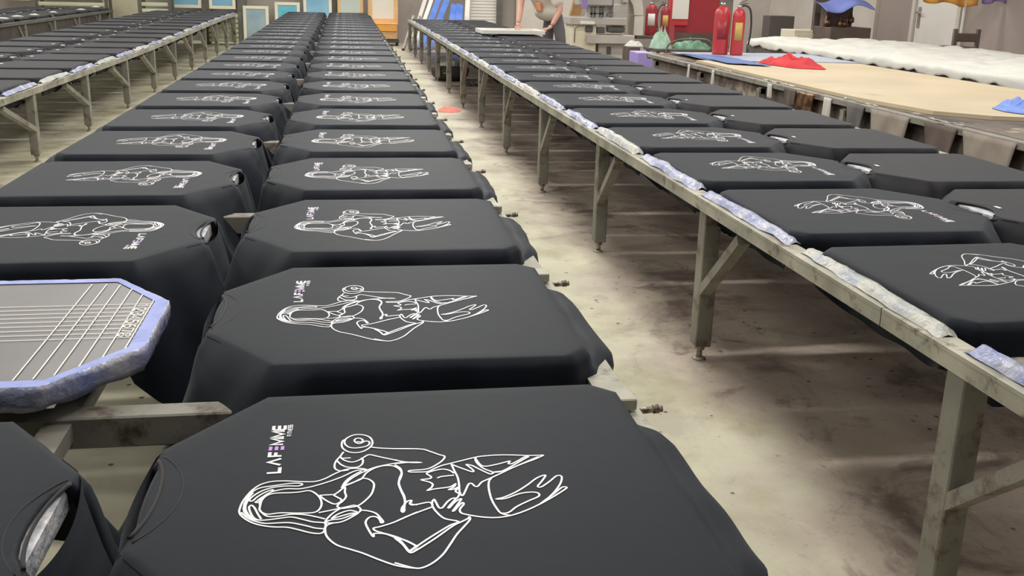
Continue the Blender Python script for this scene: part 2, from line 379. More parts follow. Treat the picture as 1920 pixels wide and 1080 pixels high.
def shirt_mesh(seed, m, hem_flare=1.0, nd=.006, tuck=False):
    rnd = random.Random(seed); pts = outline(e=.006, nd=nd); n = len(pts)
    nrm = []
    for i in range(n):
        t = (pts[(i+2) % n]-pts[i-2]).normalized(); nrm.append(Vector((t.y, -t.x)))
    ph = [rnd.uniform(0, 6.28) for _ in range(6)]
    mb = MB(); rings = []
    # flat top, gently uneven
    for s_ in (.25, .5, .75, .9, .97):
        rings.append([(p.x*s_, p.y*s_, .004+.0012*noise.noise(Vector((p.x*s_*6+seed, p.y*s_*6, 0)))*(s_ > .9)) for p in pts])
    rings.append([(p.x, p.y, .0025) for p in pts])
    K = 9
    for j in range(1, K+1):
        t = j/K; rg = []
        for i, p in enumerate(pts):
            nn = nrm[i]
            neck = 1 if (p.x < -.24 and abs(p.y) < .098) else 0
            ang = math.atan2(p.y, p.x)
            wh = sst(.25, .33, p.x)*sst(1.02, .55, abs(p.y)/HW)              # hem end
            wh0 = sst(.25, .33, p.x)
            sl = sst(-.12, -.235, p.x)*sst(.11, .19, abs(p.y))                 # sleeves at the chamfers
            side = 1-max(wh0, sl)
            sgn = 1 if p.y > 0 else -1
            if neck:
                rg.append((p.x-nn.x*.004*t, p.y-nn.y*.004*t, .0025-.010*t)); continue
            arc = p.x*9+ph[0]
            drop = .150*side+.315*sl+.085*wh0
            drop *= 1+.10*math.sin(p.x*7+ph[1]+sgn)+.12*sl*math.sin(p.x*40+ph[2])
            flare = .030*side*(1+.4*math.sin(p.x*11+ph[3]*sgn))+.145*sl*(.85+.3*math.sin(ph[4]+sgn*2))+.012*wh0
            fold = (.009*math.sin(p.x*30+ph[5]*sgn)+.005*math.sin(p.x*75+ph[0]))*side*t+.022*sl*math.sin((p.x-p.y*sgn)*48+ph[2])*t+.010*sl*math.sin(p.y*70+ph[4])*t
            out = .010*sst(0, .15, t)+flare*t**.8+fold
            z = .0025-drop*t-.004*sst(0, .2, t)
            if wh > 0:
                hp = [(0, 0), (.003, -.014), (.005, -.034), (.012, -.041), (.026, -.030), (.052, -.030), (.071, -.046), (.075, -.066), (.073, -.085), (.066, -.10)]
                if tuck: hp = [(0, 0), (.004, -.008), (.005, -.018), (.002, -.030), (-.012, -.045), (-.026, -.062), (-.034, -.082), (-.038, -.10), (-.038, -.118), (-.034, -.132)]
                ho, hz = hp[j]; ho *= hem_flare*(.75+.25*wh)*(1+.05*math.sin(p.y*9+ph[1])); ho += .0015*math.sin(p.y*40+ph[3])*t
                out = out*(1-wh)+ho*wh; z = z*(1-wh)+(hz+.003*math.sin(p.y*33+ph[2])*t)*wh
            sw = Vector((-.055*sl*t*t, 0))
            rg.append((p.x+nn.x*out+sw.x, p.y+nn.y*out, z))
        rings.append(rg)
    mb.v = [q for r in rings for q in r]
    for a in range(len(rings)-1):
        for i in range(n):
            k = (i+1) % n; mb.f.append((a*n+i, a*n+k, (a+1)*n+k, (a+1)*n+i)[::-1]); mb.sm.append(True)
    mb.f.append(tuple(range(n))); mb.sm.append(False)
    # back of the neck and yoke hanging behind the board end
    def back(u, v):
        y = -.175+.35*u; s2 = max(0, 1-(y/.135)**2); ch_ = max(0, abs(y)-.13)*.74
        return (-HL-.009+ch_-.016*s2-.030*v, y*(1+.10*v), .001-.014*s2*(1-v)-.150*v+.006*math.sin(u*14+ph[1])*v)
    mb.grid(back, 18, 6)
    return mb.mesh('shirt_body', m)
def collar_mesh(nd, z=.0062):
    mb = MB(); K = 12
    def arc(off, k): t = k/K; return (-HL+nd*(1-t*t)+off*(1-t*t*.8)-.006*abs(t)**3, .097*t*(1+off*4))
    for off, r, dz in ((.030, .0010, -.0024), (.002, .0026, -.003)):
        mb.tube([(*arc(off, k), z+dz) for k in range(-K, K+1)], r, 6)
    return mb.mesh('collar', M['rib'])
# ---- the line drawing (traced where it stands on the nearest shirt, in board coordinates)
CA = lambda x, y: flat(420+x/3.375, 760+y/3.375, ZT)
CB = lambda x, y: flat(740+x/3.858, 800+y/3.858, ZT)
LA_ = [
 [(97,690),(115,640),(150,590),(190,550),(240,520),(310,503),(400,500),(500,505),(580,503),(640,485),(700,455),(760,430),(820,420),(880,422),(905,432),(870,448),(830,470),(790,497),(765,525),(745,545)],
 [(905,432),(860,430),(820,440),(760,468),(700,492),(640,512),(560,535),(480,550),(400,550),(330,562),(280,580),(240,610),(226,650)],
 [(225,680),(240,625),(275,592),(330,578),(420,575),(480,570),(540,562),(580,580),(610,612),(618,650),(600,685),(560,702),(460,705),(360,703),(280,712),(240,700),(225,680)],
 [(128,650),(160,590),(195,560),(240,542),(320,530),(420,516),(480,515),(496,523),(470,532),(400,532),(320,540),(260,556),(210,580),(172,608),(163,624),(180,628),(210,603),(250,578),(300,557),(311,561),(280,582),(240,605),(210,628),(200,636),(220,636),(240,612)],
 [(97,690),(105,715),(140,745),(190,770),(250,785),(320,793),(400,795),(470,810),(540,828),(600,835),(630,825),(640,800),(642,770),(610,764),(560,760),(500,745),(430,730),(370,735),(300,745),(230,750),(190,735),(168,700),(160,668),(175,655),(195,672),(215,710),(236,742)],
 [(110,700),(150,735),(200,757),(260,770),(330,768),(400,765),(450,770),(520,785),(580,800),(640,805)],
 [(185,575),(140,630),(126,680),(145,715),(190,744),(240,750)],
 [(160,610),(138,655),(140,690),(165,725),(200,745)],
 [(240,700),(275,725),(340,725),(430,712),(520,716),(600,732),(640,742)],
 [(640,765),(652,742),(690,705),(740,675),(780,665),(825,655),(855,668),(865,685),(850,702),(800,720),(740,741),(680,748),(640,765),(700,767),(750,758),(800,735),(850,705)],
 [(680,740),(720,712),(790,688),(835,695),(842,703),(800,707),(740,724),(680,740)],
 [(600,702),(660,690),(740,673),(820,655)],
 [(605,592),(640,620),(690,645),(720,643),(745,622),(715,602),(698,590),(725,570),(765,540),(765,570),(773,600),(750,630),(730,645),(718,662),(745,675),(800,668),(850,657),(900,620),(935,580),(950,530),(940,505),(910,487),(870,485),(820,510),(770,530),(745,545)],
 [(605,592),(645,589),(700,587)],
 [(745,545),(768,505),(810,470),(870,437)],
 [(770,528),(820,508),(870,487),(900,450),(950,420),(1010,403),(1070,405),(1110,425),(1125,450),(1118,480),(1105,515),(1120,560),(1140,605),(1145,645),(1130,670),(1125,690),(1134,697),(1142,685),(1140,660),(1150,635),(1175,625),(1185,632),(1178,645),(1200,650),(1225,652)],
 [(905,432),(960,412),(1040,395),(1120,383),(1230,380)],
 [(840,250),(866,252),(880,242),(865,230),(840,229),(826,240),(834,255),(860,262),(895,247),(918,250),(920,264),(905,277),(865,287),(820,290),(785,282),(763,258),(775,230),(820,208),(870,205),(920,220),(940,250),(930,280),(890,308),(840,320),(790,315),(755,295),(745,270),(752,245),(770,235)],
 [(757,315),(735,345),(712,370),(700,400),(707,425),(740,436),(790,430)],
 [(735,345),(760,367),(810,380),(860,365),(900,340),(925,333),(980,345),(1060,362),(1140,378),(1225,384)],
 [(802,353),(740,356)],
 [(715,370),(740,395),(780,412),(840,413),(873,395),(880,370),(872,352)],
 [(925,283),(980,290),(1080,294),(1225,295)],
 [(640,800),(645,840),(670,875),(720,910),(800,935),(880,960),(980,1000),(1080,1035),(1160,1050),(1230,1056)],
 [(640,800),(655,780),(700,766)],
 [(865,686),(910,690),(960,705),(990,735),(1008,760),(995,766),(985,745),(965,729),(930,728),(905,745),(897,770),(915,810),(940,850),(949,852),(950,835),(1010,835),(1060,850),(1110,875),(1150,920),(1175,950),(1192,955),(1225,930)],
 [(1225,697),(1150,730),(1070,765),(990,790),(948,800),(957,816),(1000,830),(1080,852),(1150,880),(1200,905),(1225,922)],
]
LB_ = [
 [(0,182),(100,182),(200,186),(250,200),(320,225),(361,238),(345,268),(300,300),(250,325),(200,335),(150,338),(104,343),(112,352),(180,352),(240,348),(290,325),(340,305),(400,290),(480,270),(590,243),(650,235),(750,228),(850,228),(960,232),(1078,229)],
 [(0,262),(60,278),(130,284),(192,283),(130,281),(80,284),(0,292)],
 [(588,246),(583,262),(600,292),(640,325),(690,345),(715,354),(760,350),(800,335),(880,290),(940,255),(966,241),(940,242),(900,265),(850,290),(822,291),(832,273),(800,280),(720,300),(650,310),(615,295),(588,258)],
 [(410,295),(450,312),(500,330),(560,350),(569,340),(540,315),(519,298),(560,305),(620,335),(690,366),(715,356)],
 [(410,295),(430,340),(455,390),(465,440),(468,490),(480,518),(495,520),(515,480),(535,440),(556,435),(580,455),(602,455),(630,425),(680,402),(760,365),(850,322),(940,285),(1010,260),(1078,229)],
 [(715,352),(800,340),(900,300),(980,265),(1040,240)],
 [(430,362),(400,342),(350,331),(290,341),(232,362),(262,385),(255,400),(193,409),(250,425),(275,442),(266,465),(238,486),(290,475),(400,460),(440,438),(425,462),(393,480),(430,476),(460,462),(440,492),(466,510),(460,530),(440,550)],
 [(308,396),(322,390),(345,384),(430,375)],
 [(0,300),(40,325),(50,360),(35,400),(32,440),(50,490),(70,530),(74,580),(55,610),(50,636),(64,643),(70,610),(76,580),(98,562),(122,560),(110,580),(125,592),(170,586),(250,572),(275,592)],
 [(275,605),(270,575),(285,552),(300,575),(320,610),(345,612),(380,570),(415,545),(441,545),(412,580),(388,610),(397,611),(420,585),(450,560),(482,548),(450,595),(422,634),(434,630),(460,600),(490,575),(499,588),(472,622),(482,650),(540,665),(640,680),(740,683),(840,668),(940,635),(1040,590),(1140,535),(1220,485),(1244,464),(1210,463),(1150,510),(1050,585)],
 [(275,605),(300,640),(360,690),(460,712),(400,740),(300,800),(200,865),(110,930)],
 [(540,675),(530,690),(480,715),(420,745),(300,830),(200,895),(130,935),(100,930),(60,880),(0,832)],
 [(540,675),(543,700),(500,750),(450,805),(400,880),(350,950),(280,1010),(200,1048),(130,1048),(0,1012)],
 [(700,395),(682,420),(680,470),(700,550),(740,620),(775,655),(840,668)],
 [(765,650),(800,652),(835,640),(880,605),(960,565),(1030,535),(1046,518),(1030,502),(980,498),(900,510),(800,545),(735,548),(790,535),(880,495),(960,445),(1020,400),(1068,378),(1090,378),(1062,420),(1034,455),(1060,460),(1120,420),(1170,380),(1206,384),(1200,430),(1160,490),(1100,550),(1050,585)],
 [(0,826),(80,850),(140,880),(152,893),(110,925)],
 [(275,605),(180,640),(90,675),(0,716)],
]
def to_board(p): return (p.x-.0768, p.y-1.158)
STROKES = {'L': [[(0, 1), (0, 0), (.9, 0)]], 'A': [[(0, 0), (.5, 1), (1, 0)]], 'F': [[(0, 0), (0, 1), (.9, 1)], [(0, .5), (.75, .5)]],
 'E': [[(0, 0), (0, 1)], [(0, 1), (.9, 1)], [(0, .5), (.9, .5)], [(0, 0), (.9, 0)]], 'e': [[(0, 1), (.9, 1)], [(0, .5), (.9, .5)], [(0, 0), (.9, 0)]],
 'M': [[(0, 0), (0, 1), (.5, .1), (1, 1), (1, 0)]], 'I': [[(.5, 0), (.5, 1)]], 'T': [[(0, 1), (1, 1)], [(.5, 1), (.5, 0)]],
 'N': [[(0, 0), (0, 1), (1, 0), (1, 1)]], 'S': [[(1, 1), (0, 1), (0, .52), (1, .52), (1, 0), (0, 0)]],
 '1': [[(.2, .8), (.5, 1), (.5, 0)]], '2': [[(0, .85), (.3, 1), (.8, 1), (1, .75), (.1, .1), (0, 0), (1, 0)]],
 '3': [[(0, 1), (.8, 1), (1, .8), (.8, .52), (.3, .52)], [(.8, .52), (1, .25), (.8, 0), (0, 0)]], '4': [[(.8, 0), (.8, 1), (0, .3), (1, .3)]],
 '5': [[(1, 1), (.1, 1), (0, .55), (.8, .6), (1, .3), (.8, 0), (0, 0)]], '6': [[(.9, 1), (.3, .95), (0, .5), (0, .15), (.3, 0), (.8, 0), (1, .3), (.8, .55), (.2, .5)]],
 '7': [[(0, 1), (1, 1), (.4, 0)]], '8': [[(.5, .52), (.1, .7), (.2, 1), (.8, 1), (.9, .7), (.5, .52), (0, .3), (.2, 0), (.8, 0), (1, .3), (.5, .52)]]}
def letters(mb, items, x0, y0, length, height, wd, z):
    """text running along +y of the board, letter tops towards -x"""
    for ch, a, b in items:
        for st in STROKES[ch]:
            mb.ribbon([(x0-v*height, y0+(a+(b-a)*u)*length) for u, v in st], wd, z)
ZP = .0047
pm = MB(); LW = .0026
for fn, LL in ((CA, LA_), (CB, LB_)):
    for ln in LL: pm.ribbon(smooth_line([to_board(fn(*q)) for q in ln], 4), LW, ZP)
drawing_me = pm.mesh('line_drawing', M['print'])
lm = MB()
letters(lm, [('L', .01, .12), ('A', .155, .28), ('F', .335, .43), ('M', .575, .70), ('M', .735, .86), ('E', .895, 1)], -.1735, .042, .148, .0158, .0046, ZP)
ls = MB()
letters(ls, [('F', .75, .775), ('I', .785, .80), ('T', .81, .84), ('N', .85, .88), ('E', .89, .915), ('S', .925, .955), ('S', .965, .995)], -.1635, .042, .148, .0055, .0014, ZP)
letter_me = lm.mesh('lettering', M['print']); letter_s_me = ls.mesh('small_lettering', M['print'])
lp = MB(); letters(lp, [('e', .455, .545)], -.1735, .042, .148, .0158, .0046, ZP)
letter_p_me = lp.mesh('purple_letter', M['print_purple'])
tg = MB().box((-.245, .005, .0062), (.012, .028, .0012)).mesh('size_tag', M['print'])
tg2 = MB().box((-.235, .005, .0062), (.022, .055, .0016)).mesh('size_tag', M['print'])
PRN = [shirt_mesh(s_, M['shirt'], 1.0, -.006) for s_ in (3, 11, 23, 31)]
PRL = [shirt_mesh(s_, M['shirt'], 1.0, nd_) for s_, nd_ in ((8, .016), (15, .010), (37, .022))]
PRT = [shirt_mesh(s_, M['shirt'], 1.0, -.006, True) for s_ in (4, 13, 27)]
PLN = [shirt_mesh(s_, M['shirt_back'], .8, .046, True) for s_ in (5, 17, 29)]
collar_p, collar_b = collar_mesh(.008), collar_mesh(.046)
ORD = ['nearest', 'second', 'third', 'fourth', 'fifth', 'sixth', 'seventh', 'eighth', 'ninth', 'tenth', 'eleventh', 'twelfth', 'thirteenth', 'fourteenth',
       'fifteenth', 'sixteenth', 'seventeenth', 'eighteenth', 'nineteenth', 'twentieth', 'twenty-first', 'twenty-second', 'twenty-third', 'twenty-fourth', 'twenty-fifth', 'twenty-sixth', 'twenty-seventh', 'twenty-eighth']
# one shirt of each kind; the rows are copied from these
def make_shirt(me, printed, tagme=None):
    r = empty('printed_tshirt' if printed else 'plain_tshirt')
    inst('shirt_body', me, r); inst('collar', collar_p if printed else collar_b, r)
    if printed:
        inst('line_drawing', drawing_me, r); t = inst('lettering', letter_me, r)
        inst('small_lettering', letter_s_me, t)
        tag(inst('purple_letter', letter_p_me, t), 'purple letter in the white lettering')
    if tagme: inst('size_tag', tagme, r)
    return r
def copy_tree(o, parent=None):
    c = o.copy(); col.objects.link(c)
    if parent is not None: c.parent = parent
    for ch in list(o.children): copy_tree(ch, c)
    return c
proto = {}
def place_shirt(kind, var, loc, rz, label, group, scale=None):
    key = (kind, var)
    if key not in proto:
        if kind == 'print': o = make_shirt(PRN[var % len(PRN)], True)
        elif kind == 'print_open': o = make_shirt(PRL[var % len(PRL)], True)
        elif kind == 'tucked': o = make_shirt(PRT[var % len(PRT)], True)
        elif kind == 'plain': o = make_shirt(PLN[var % len(PLN)], False, tg)
        else: o = make_shirt(PLN[var % len(PLN)], False, tg2)
        proto[key] = o
    else: o = copy_tree(proto[key])
    o.location = loc; o.rotation_euler = (0, 0, rz)
    if scale: o.scale = scale
    tag(o, label, 't-shirt', group); return o

# ------------------------------------------------------------------ printing tables
board_me = MB().prism([tuple(p) for p in outline(neck=False, n_step=.3)], -.034, -.003).mesh('printing_board', M['foil'])
def lumpy_strip(seed, length=.60, wdt=.062):
    rnd = random.Random(seed)
    def fn(u, v):
        x = (u-.5)*wdt*(.75+.35*noise.noise(Vector((v*5, seed, 1))))+.008*noise.noise(Vector((v*9+seed, 0, 0))); y = (v-.5)*length
        z = (.012+.006*math.sin(v*math.pi))*math.sin(math.pi*min(1, u*.9+.1))+.006*noise.noise(Vector((u*2+seed, v*4, seed)))+.002*noise.noise(Vector((u*6+seed, v*24, seed)))+.003
        if v in (0, 1): z -= .01
        return (x, y, max(z, .001))
    mb = MB(); mb.grid(fn, 7, 36)
    return mb
strips = [lumpy_strip(s_).mesh('taped_board_edge', M['film' if s_ % 2 else 'film_pale']) for s_ in (1, 2, 3, 4)]
pin_me = MB().tube([(0, 0, 0), (.052, 0, .003)], .006, 8).mesh('bolt', M['bolt'])
nut_me = MB().tube([(.048, 0, .003), (.058, 0, .0035)], .008, 6).mesh('bolt', M['bolt'])
def make_table(name, xl, xr, ya, yb, ztop, dz, label, board_rows, leg_ys, leg_off=.0, rail_m='rail', brace_side=-1, inner_legs=False, cross_z=None, brace_dx=.30):
    """two outer rails, beams under the boards, cross beams, legs with braces and levelling feet"""
    e = empty(name, ((xl+xr)/2, ya, 0), 0, label, 'printing table')
    ox, oy = e.location.x, e.location.y
    def Lc(x, y, z): return (x-ox, y-oy, z)
    zr = ztop-.045
    for xx, sg in ((xl, 1), (xr, -1)):
        mb = MB()
        K = 12
        for k in range(K):      # an angle iron following the slight sag of the table
            a = ya+(yb-ya)*k/K; b = ya+(yb-ya)*(k+1)/K; za = zr+dz(a); zb = zr+dz(b)
            mb.bar(Lc(xx+sg*.026, a, za-.004), Lc(xx+sg*.026, b+.003, zb-.004), .054, .008)
            mb.bar(Lc(xx+sg*.004, a, za-.022), Lc(xx+sg*.004, b+.003, zb-.022), .008, .036)
            mb.bar(Lc(xx+sg*.035, a, za-.026), Lc(xx+sg*.035, b+.003, zb-.026), .03, .03)
        mb.build('rail', M[rail_m], e)
    for xx in sorted({xl+.20, (xl+xr)/2-.17, (xl+xr)/2+.17, xr-.20}):
        MB().bar(Lc(xx, ya+.03, zr-.055+dz(ya)), Lc(xx, yb-.03, zr-.055+dz(yb)), .045, .03).build('board_beam', M['steel'], e)
    zc = (cross_z if cross_z else zr-.05)
    for y in leg_ys:
        MB().bar(Lc(xl+.01, y, zc+dz(y)), Lc(xr-.01, y, zc+dz(y)), .05, .055, bev=.003).build('cross_beam', M['steel'], e)
        for xx, sg in ((xl, 1), (xr, -1)):
            zt_ = zr-.038+dz(y)
            lg = MB().box(Lc(xx+sg*.034+leg_off, y, (zt_+.05)/2), (.054, .060, zt_-.05), bev=.003).build('leg', M['steel'], e)
            MB().tube([Lc(xx+sg*.034+leg_off, y, .004), Lc(xx+sg*.034+leg_off, y, .055)], .010, 8).lathe([(.024, 0), (.022, .005), (.012, .009)], Lc(xx+sg*.034+leg_off, y, 0), 7).lathe([(.018, .036), (.018, .050)], Lc(xx+sg*.034+leg_off, y, 0), 6).build('levelling_foot', M['bolt'], lg)
            MB().bar(Lc(xx+sg*.027, y-.015, .23*ztop/.568), Lc(xx+sg*.027, y+brace_side*brace_dx, zr-.06+dz(y)), .038, .03).build('brace', M['steel'], e)
    return e, Lc
def rows_ok(x0, x1, y0, y1, z):
    for X in (x0, (x0+x1)/2, x1):
        for Y in (y0, (y0+y1)/2, y1):
            d = Vector((X, Y, z-CAM_H)); dd = d.dot(_f)
            if dd < .05: continue
            px = 960+F_PX*d.dot(_R)/dd; py = 540-F_PX*d.dot(_U)/dd
            if -40 < px < 1960 and -40 < py < 1120: return True
    return False

# ---- centre table
NC = 26
dzC = lambda y: .045*(y/19)**2
CYR = [1.158+PITCHY*k for k in range(NC)]
CYL = [1.106+PITCHY*k for k in range(NC)]
tc_, Lc = make_table('printing_table', -1.06, .458, .45, 19.75, ZT+.003, dzC, 'long steel table down the middle, under two columns of printed t-shirts', NC, [1.6+1.457*k for k in range(13)], cross_z=.47)
for k in range(NC):
    inst('printing_board', board_me, tc_, Lc(.0768, CYR[k], ZT+dzC(CYR[k])), 0)
    if k != 1: inst('printing_board', board_me, tc_, Lc(-.6836, CYL[k], ZT+dzC(CYL[k])), math.pi)
    yg = CYR[k]+PITCHY/2
    if k < 14:
        inst('bolt', pin_me, tc_, Lc(.452, yg-.05, ZT-.055+dzC(yg)), 0); inst('bolt', nut_me, tc_, Lc(.44, yg-.05, ZT-.055+dzC(yg)), 0)
        MB().box(Lc(.425, yg-.06, ZT-.028+dzC(yg)), (.05, .05, .02), bev=.002).build('board_stop', M['rail'], tc_)
        MB().box(Lc(.235, yg-.03, ZT-.055+dzC(yg)), (.03, .05, .03), bev=.002).build('board_stop', M['rail'], tc_)
rj = random.Random(4)
for k in range(NC):
    y = CYR[k]
    lab = 'black t-shirt with white line drawing, centre table right column, %s from the camera' % ORD[k]
    if k >= 13: lab = 'black t-shirt with white line drawing, centre table right column, %s from the far end' % (ORD[NC-1-k] if k < NC-1 else 'first')
    place_shirt('print', k, (.0768, y, ZT+dzC(y)), math.radians(rj.uniform(-1, 1)) if k > 0 else 0, lab, 'printed t-shirts on the centre table')
for k in range(NC):
    if k == 1: continue
    y = CYL[k]
    if k == 0: lab = 'black t-shirt at the lower left corner, centre table left column, nearest the camera'
    elif k < 13: lab = 'black t-shirt with white line drawing, centre table left column, %s beyond the bare board' % (ORD[k-2] if k > 2 else 'first')
    else: lab = 'black t-shirt with white line drawing, centre table left column, %s from the far end' % (ORD[NC-1-k] if k < NC-1 else 'first')
    place_shirt('print_open', k, (-.6836, y, ZT+dzC(y)), math.pi+(math.radians(rj.uniform(-1, 1)) if k > 3 else 0), lab, 'printed t-shirts on the centre table')
# the bare board in the left column
bb = empty('bare_printing_board', (-.6836, CYL[1], ZT), 0, 'bare grey board with white ruled lines, numbers 1 to 8 and blue taped edges', 'printing board')
def octo(sx, e):
    return [(HL*1+e, -.13), (HL+e, .13), (.205, HW+e), (-HL-e, HW+e), (-HL-e, -HW-e), (.205, -HW-e)]
MB().prism(octo(1, -.012), -.034, .002).build('board_top', M['board'], bb)
# taped rim: wrapped over the edge, lumpy
def rim():
    oc = [Vector(p) for p in octo(1, .004)]; inner = [Vector(p) for p in octo(1, -.022)]; loop = []
    for i in range(6):
        a, b = oc[i], oc[(i+1) % 6]; c, d = inner[i], inner[(i+1) % 6]; k = max(2, int((b-a).length/.012))
        for j in range(k): loop.append((a.lerp(b, j/k), c.lerp(d, j/k)))
    n = len(loop); mb = MB(); R = 6
    for r in range(R):
        for i, (o_, q) in enumerate(loop):
            nz = noise.noise(Vector((i*.23, r*2, 3))); n2 = noise.noise(Vector((i*.6, r*5, 9)))
            d = (o_-q).normalized()
            p = [(q, .0035), (q.lerp(o_, .5), .0045+.0015*n2), (o_+d*.002*nz, .003+.0015*n2), (o_+d*(.002+.0025*n2), -.010+.002*nz),
                 (o_+d*(.000+.0035*nz), -.028+.003*n2), (o_+d*(-.004+.004*n2), -.040+.007*nz)][r]
            mb.v.append((p[0].x, p[0].y, p[1]))
    for r in range(R-1):
        for i in range(n):
            k = (i+1) % n; mb.f.append((r*n+i, (r+1)*n+i, (r+1)*n+k, r*n+k)); mb.sm.append(True)
    return mb
rm = rim(); top_f = [i for i, f in enumerate(rm.f)]
n_loop = len(rm.v)//6
t_mb = MB(); t_mb.v = rm.v; t_mb.f = rm.f[:2*n_loop]; t_mb.sm = rm.sm[:2*n_loop]; t_mb.build('tape_border', M['tape'], bb)
s_mb = MB(); s_mb.v = rm.v; s_mb.f = rm.f[2*n_loop:]; s_mb.sm = rm.sm[2*n_loop:]; s_mb.build('wrapped_edge', M['film'], bb, solid=.002)
gl = MB()
for x, yh, yl in ((.158, .257, -.270), (.187, .257, -.268), (.215, .250, -.254), (.244, .226, -.227), (.272, .20, -.185), (.300, .167, -.155)):
    gl.ribbon([(x, yl), (x, yh)], .0026, .0036)
for k in range(9):
    y = .114-.0243*k; gl.ribbon([(.303, y), (-.02-.10*(k > 1)-.03*k, y)], .0022, .0036)
for x in (-.10, -.16, -.22, -.28): gl.ribbon([(x, -.2), (x, -.06)], .0018, .0036)
gl.build('ruled_lines', M['line'], bb)
dg = MB()
for k in range(8):
    y = .114-.0243*k-.0122
    for st in STROKES[str(k+1)]:
        # digits read from the hem side: tops towards +x, text running towards -y
        dg.ribbon([(.275+v*.020, y+.008-u*.015) for u, v in st], .0030, .0038)
dg.build('numbers', M['line'], bb)

# ---- right-hand table
NR = 23
dzR = lambda y: .008*math.sin(y*.5)*0
CYQ = [1.987+PITCHY*k for k in range(NR)]
tr_, Lr = make_table('printing_table', 1.110, 2.50, .35, 18.6, ZT+.022, dzR, 'long steel table right of the aisle, printed t-shirts left and plain ones right', NR, [1.60+1.405*k for k in range(13)], leg_off=0)
for k in range(0, NR):
    y = 1.987+PITCHY*k
    inst('printing_board', board_me, tr_, Lr(1.495, y, ZT), math.pi)
    if k: inst('printing_board', board_me, tr_, Lr(2.152, y-.03, ZT), 0).scale = (.895, 1, 1)
    o = inst('taped_board_edge', strips[(k*2) % 4 if k % 3 else 1], tr_, Lr(1.150, y+.02, ZT-.024), math.radians(180+rj.uniform(-1.5, 1.5)))
    o.scale = (1, 1.08, 1+.5*rj.random())
for k in range(NR):
    y = CYQ[k]
    far = k >= 12
    if rows_ok(1.169, 1.82, y-.29, y+.29, ZT):
        lab = 'black t-shirt with white line drawing, right table left column, %s from the %s' % (ORD[k] if not far else (ORD[NR-1-k] if k < NR-1 else 'first'), 'far end' if far else 'camera')
        place_shirt('tucked', k+2, (1.495, y, ZT), math.pi+math.radians(rj.uniform(-1.2, 1.2)), lab, 'printed t-shirts on the right table')
    if rows_ok(1.87, 2.5, y-.32, y+.26, ZT):
        if k == 0: continue
        lab = 'plain black t-shirt, right table right column, %s from the %s' % ((ORD[k-1] if not far else (ORD[NR-1-k] if k < NR-1 else 'first')), 'far end' if far else 'camera')
        place_shirt('plain', k, (2.152, y-.03, ZT), math.radians(rj.uniform(-1.5, 1.5)), lab, 'plain t-shirts on the right table', (.90, 1, 1))

o = inst('taped_board_edge', strips[2], tr_, Lr(1.150, 1.987-PITCHY+.02, ZT-.024), math.pi); o.scale = (1, 1.08, 1.3)

# ---- left-hand table
dzL = lambda y: .075*sst(9, 19, y)
ZL = .512; PL = .80
tl_, Ll = make_table('printing_table', -3.44, -1.975, 4.6, 20.0, ZL+.012, dzL, 'long steel table left of the middle one, under plain black t-shirts with white tags', 19, [6.95, 8.38, 9.9, 11.3, 12.7, 14.1, 15.5, 16.9, 18.3, 19.7], brace_side=-1, brace_dx=.62)
NL = 19
for k in range(NL):
    y = 5.15+PL*k; z = ZL+dzL(y)
    for X, rz in ((-2.36, 0), (-3.07, math.pi)):
        inst('printing_board', board_me, tl_, Ll(X, y, z), rz)
    o = inst('taped_board_edge', strips[k % 4], tl_, Ll(-2.010, y+.02, z-.032), math.radians(rj.uniform(-1.5, 1.5))); o.scale = (1, 1.15, 1.3)
for k in range(NL):
    y = 5.15+PL*k; z = ZL+dzL(y); far = k >= 10
    for X, rz, cn in ((-2.36, 0, 'right'), (-3.07, math.pi, 'left')):
        if rows_ok(X-.3, X+.3, y-.3, y+.3, z):
            lab = 'plain black t-shirt with small white tag, left table %s column, %s from the %s' % (cn, (ORD[k] if not far else (ORD[NL-1-k] if k < NL-1 else 'first')), 'far end' if far else 'near end')
            place_shirt('tagged', k, (X, y, z), rz+math.radians(rj.uniform(-1.5, 1.5)), lab, 'plain t-shirts on the left table', (1, 1.1, 1))

# ---- far-left table
dzF = lambda y: .0
ZF = .60
tf_, Lf = make_table('printing_table', -5.75, -4.22, 8.0, 20.2, ZF+.012, dzF, 'low dark table at the far left edge, loaded with plain black t-shirts', 15, [9+1.45*k for k in range(8)], rail_m='dark_post')
MB().box(Lf(-4.26, 14.2, .44), (.02, 11.2, .20)).build('dark_side_board', M['dark'], tf_)
NF = 15
for k in range(NF):
    y = 8.6+.80*k
    for X, rz, cn in ((-4.61, 0, 'right'), (-5.36, math.pi, 'left')):
        inst('printing_board', board_me, tf_, Lf(X, y, ZF), rz)
        if rows_ok(X-.3, X+.3, y-.3, y+.3, ZF):
            lab = 'plain black t-shirt with white tag, far left table %s column, %s from its far end' % (cn, ORD[NF-1-k] if k < NF-1 else 'first')
            place_shirt('tagged', k+1, (X, y, ZF), rz+math.radians(rj.uniform(-3, 3)), lab, 'plain t-shirts on the far left table', (1, 1.1, 1))
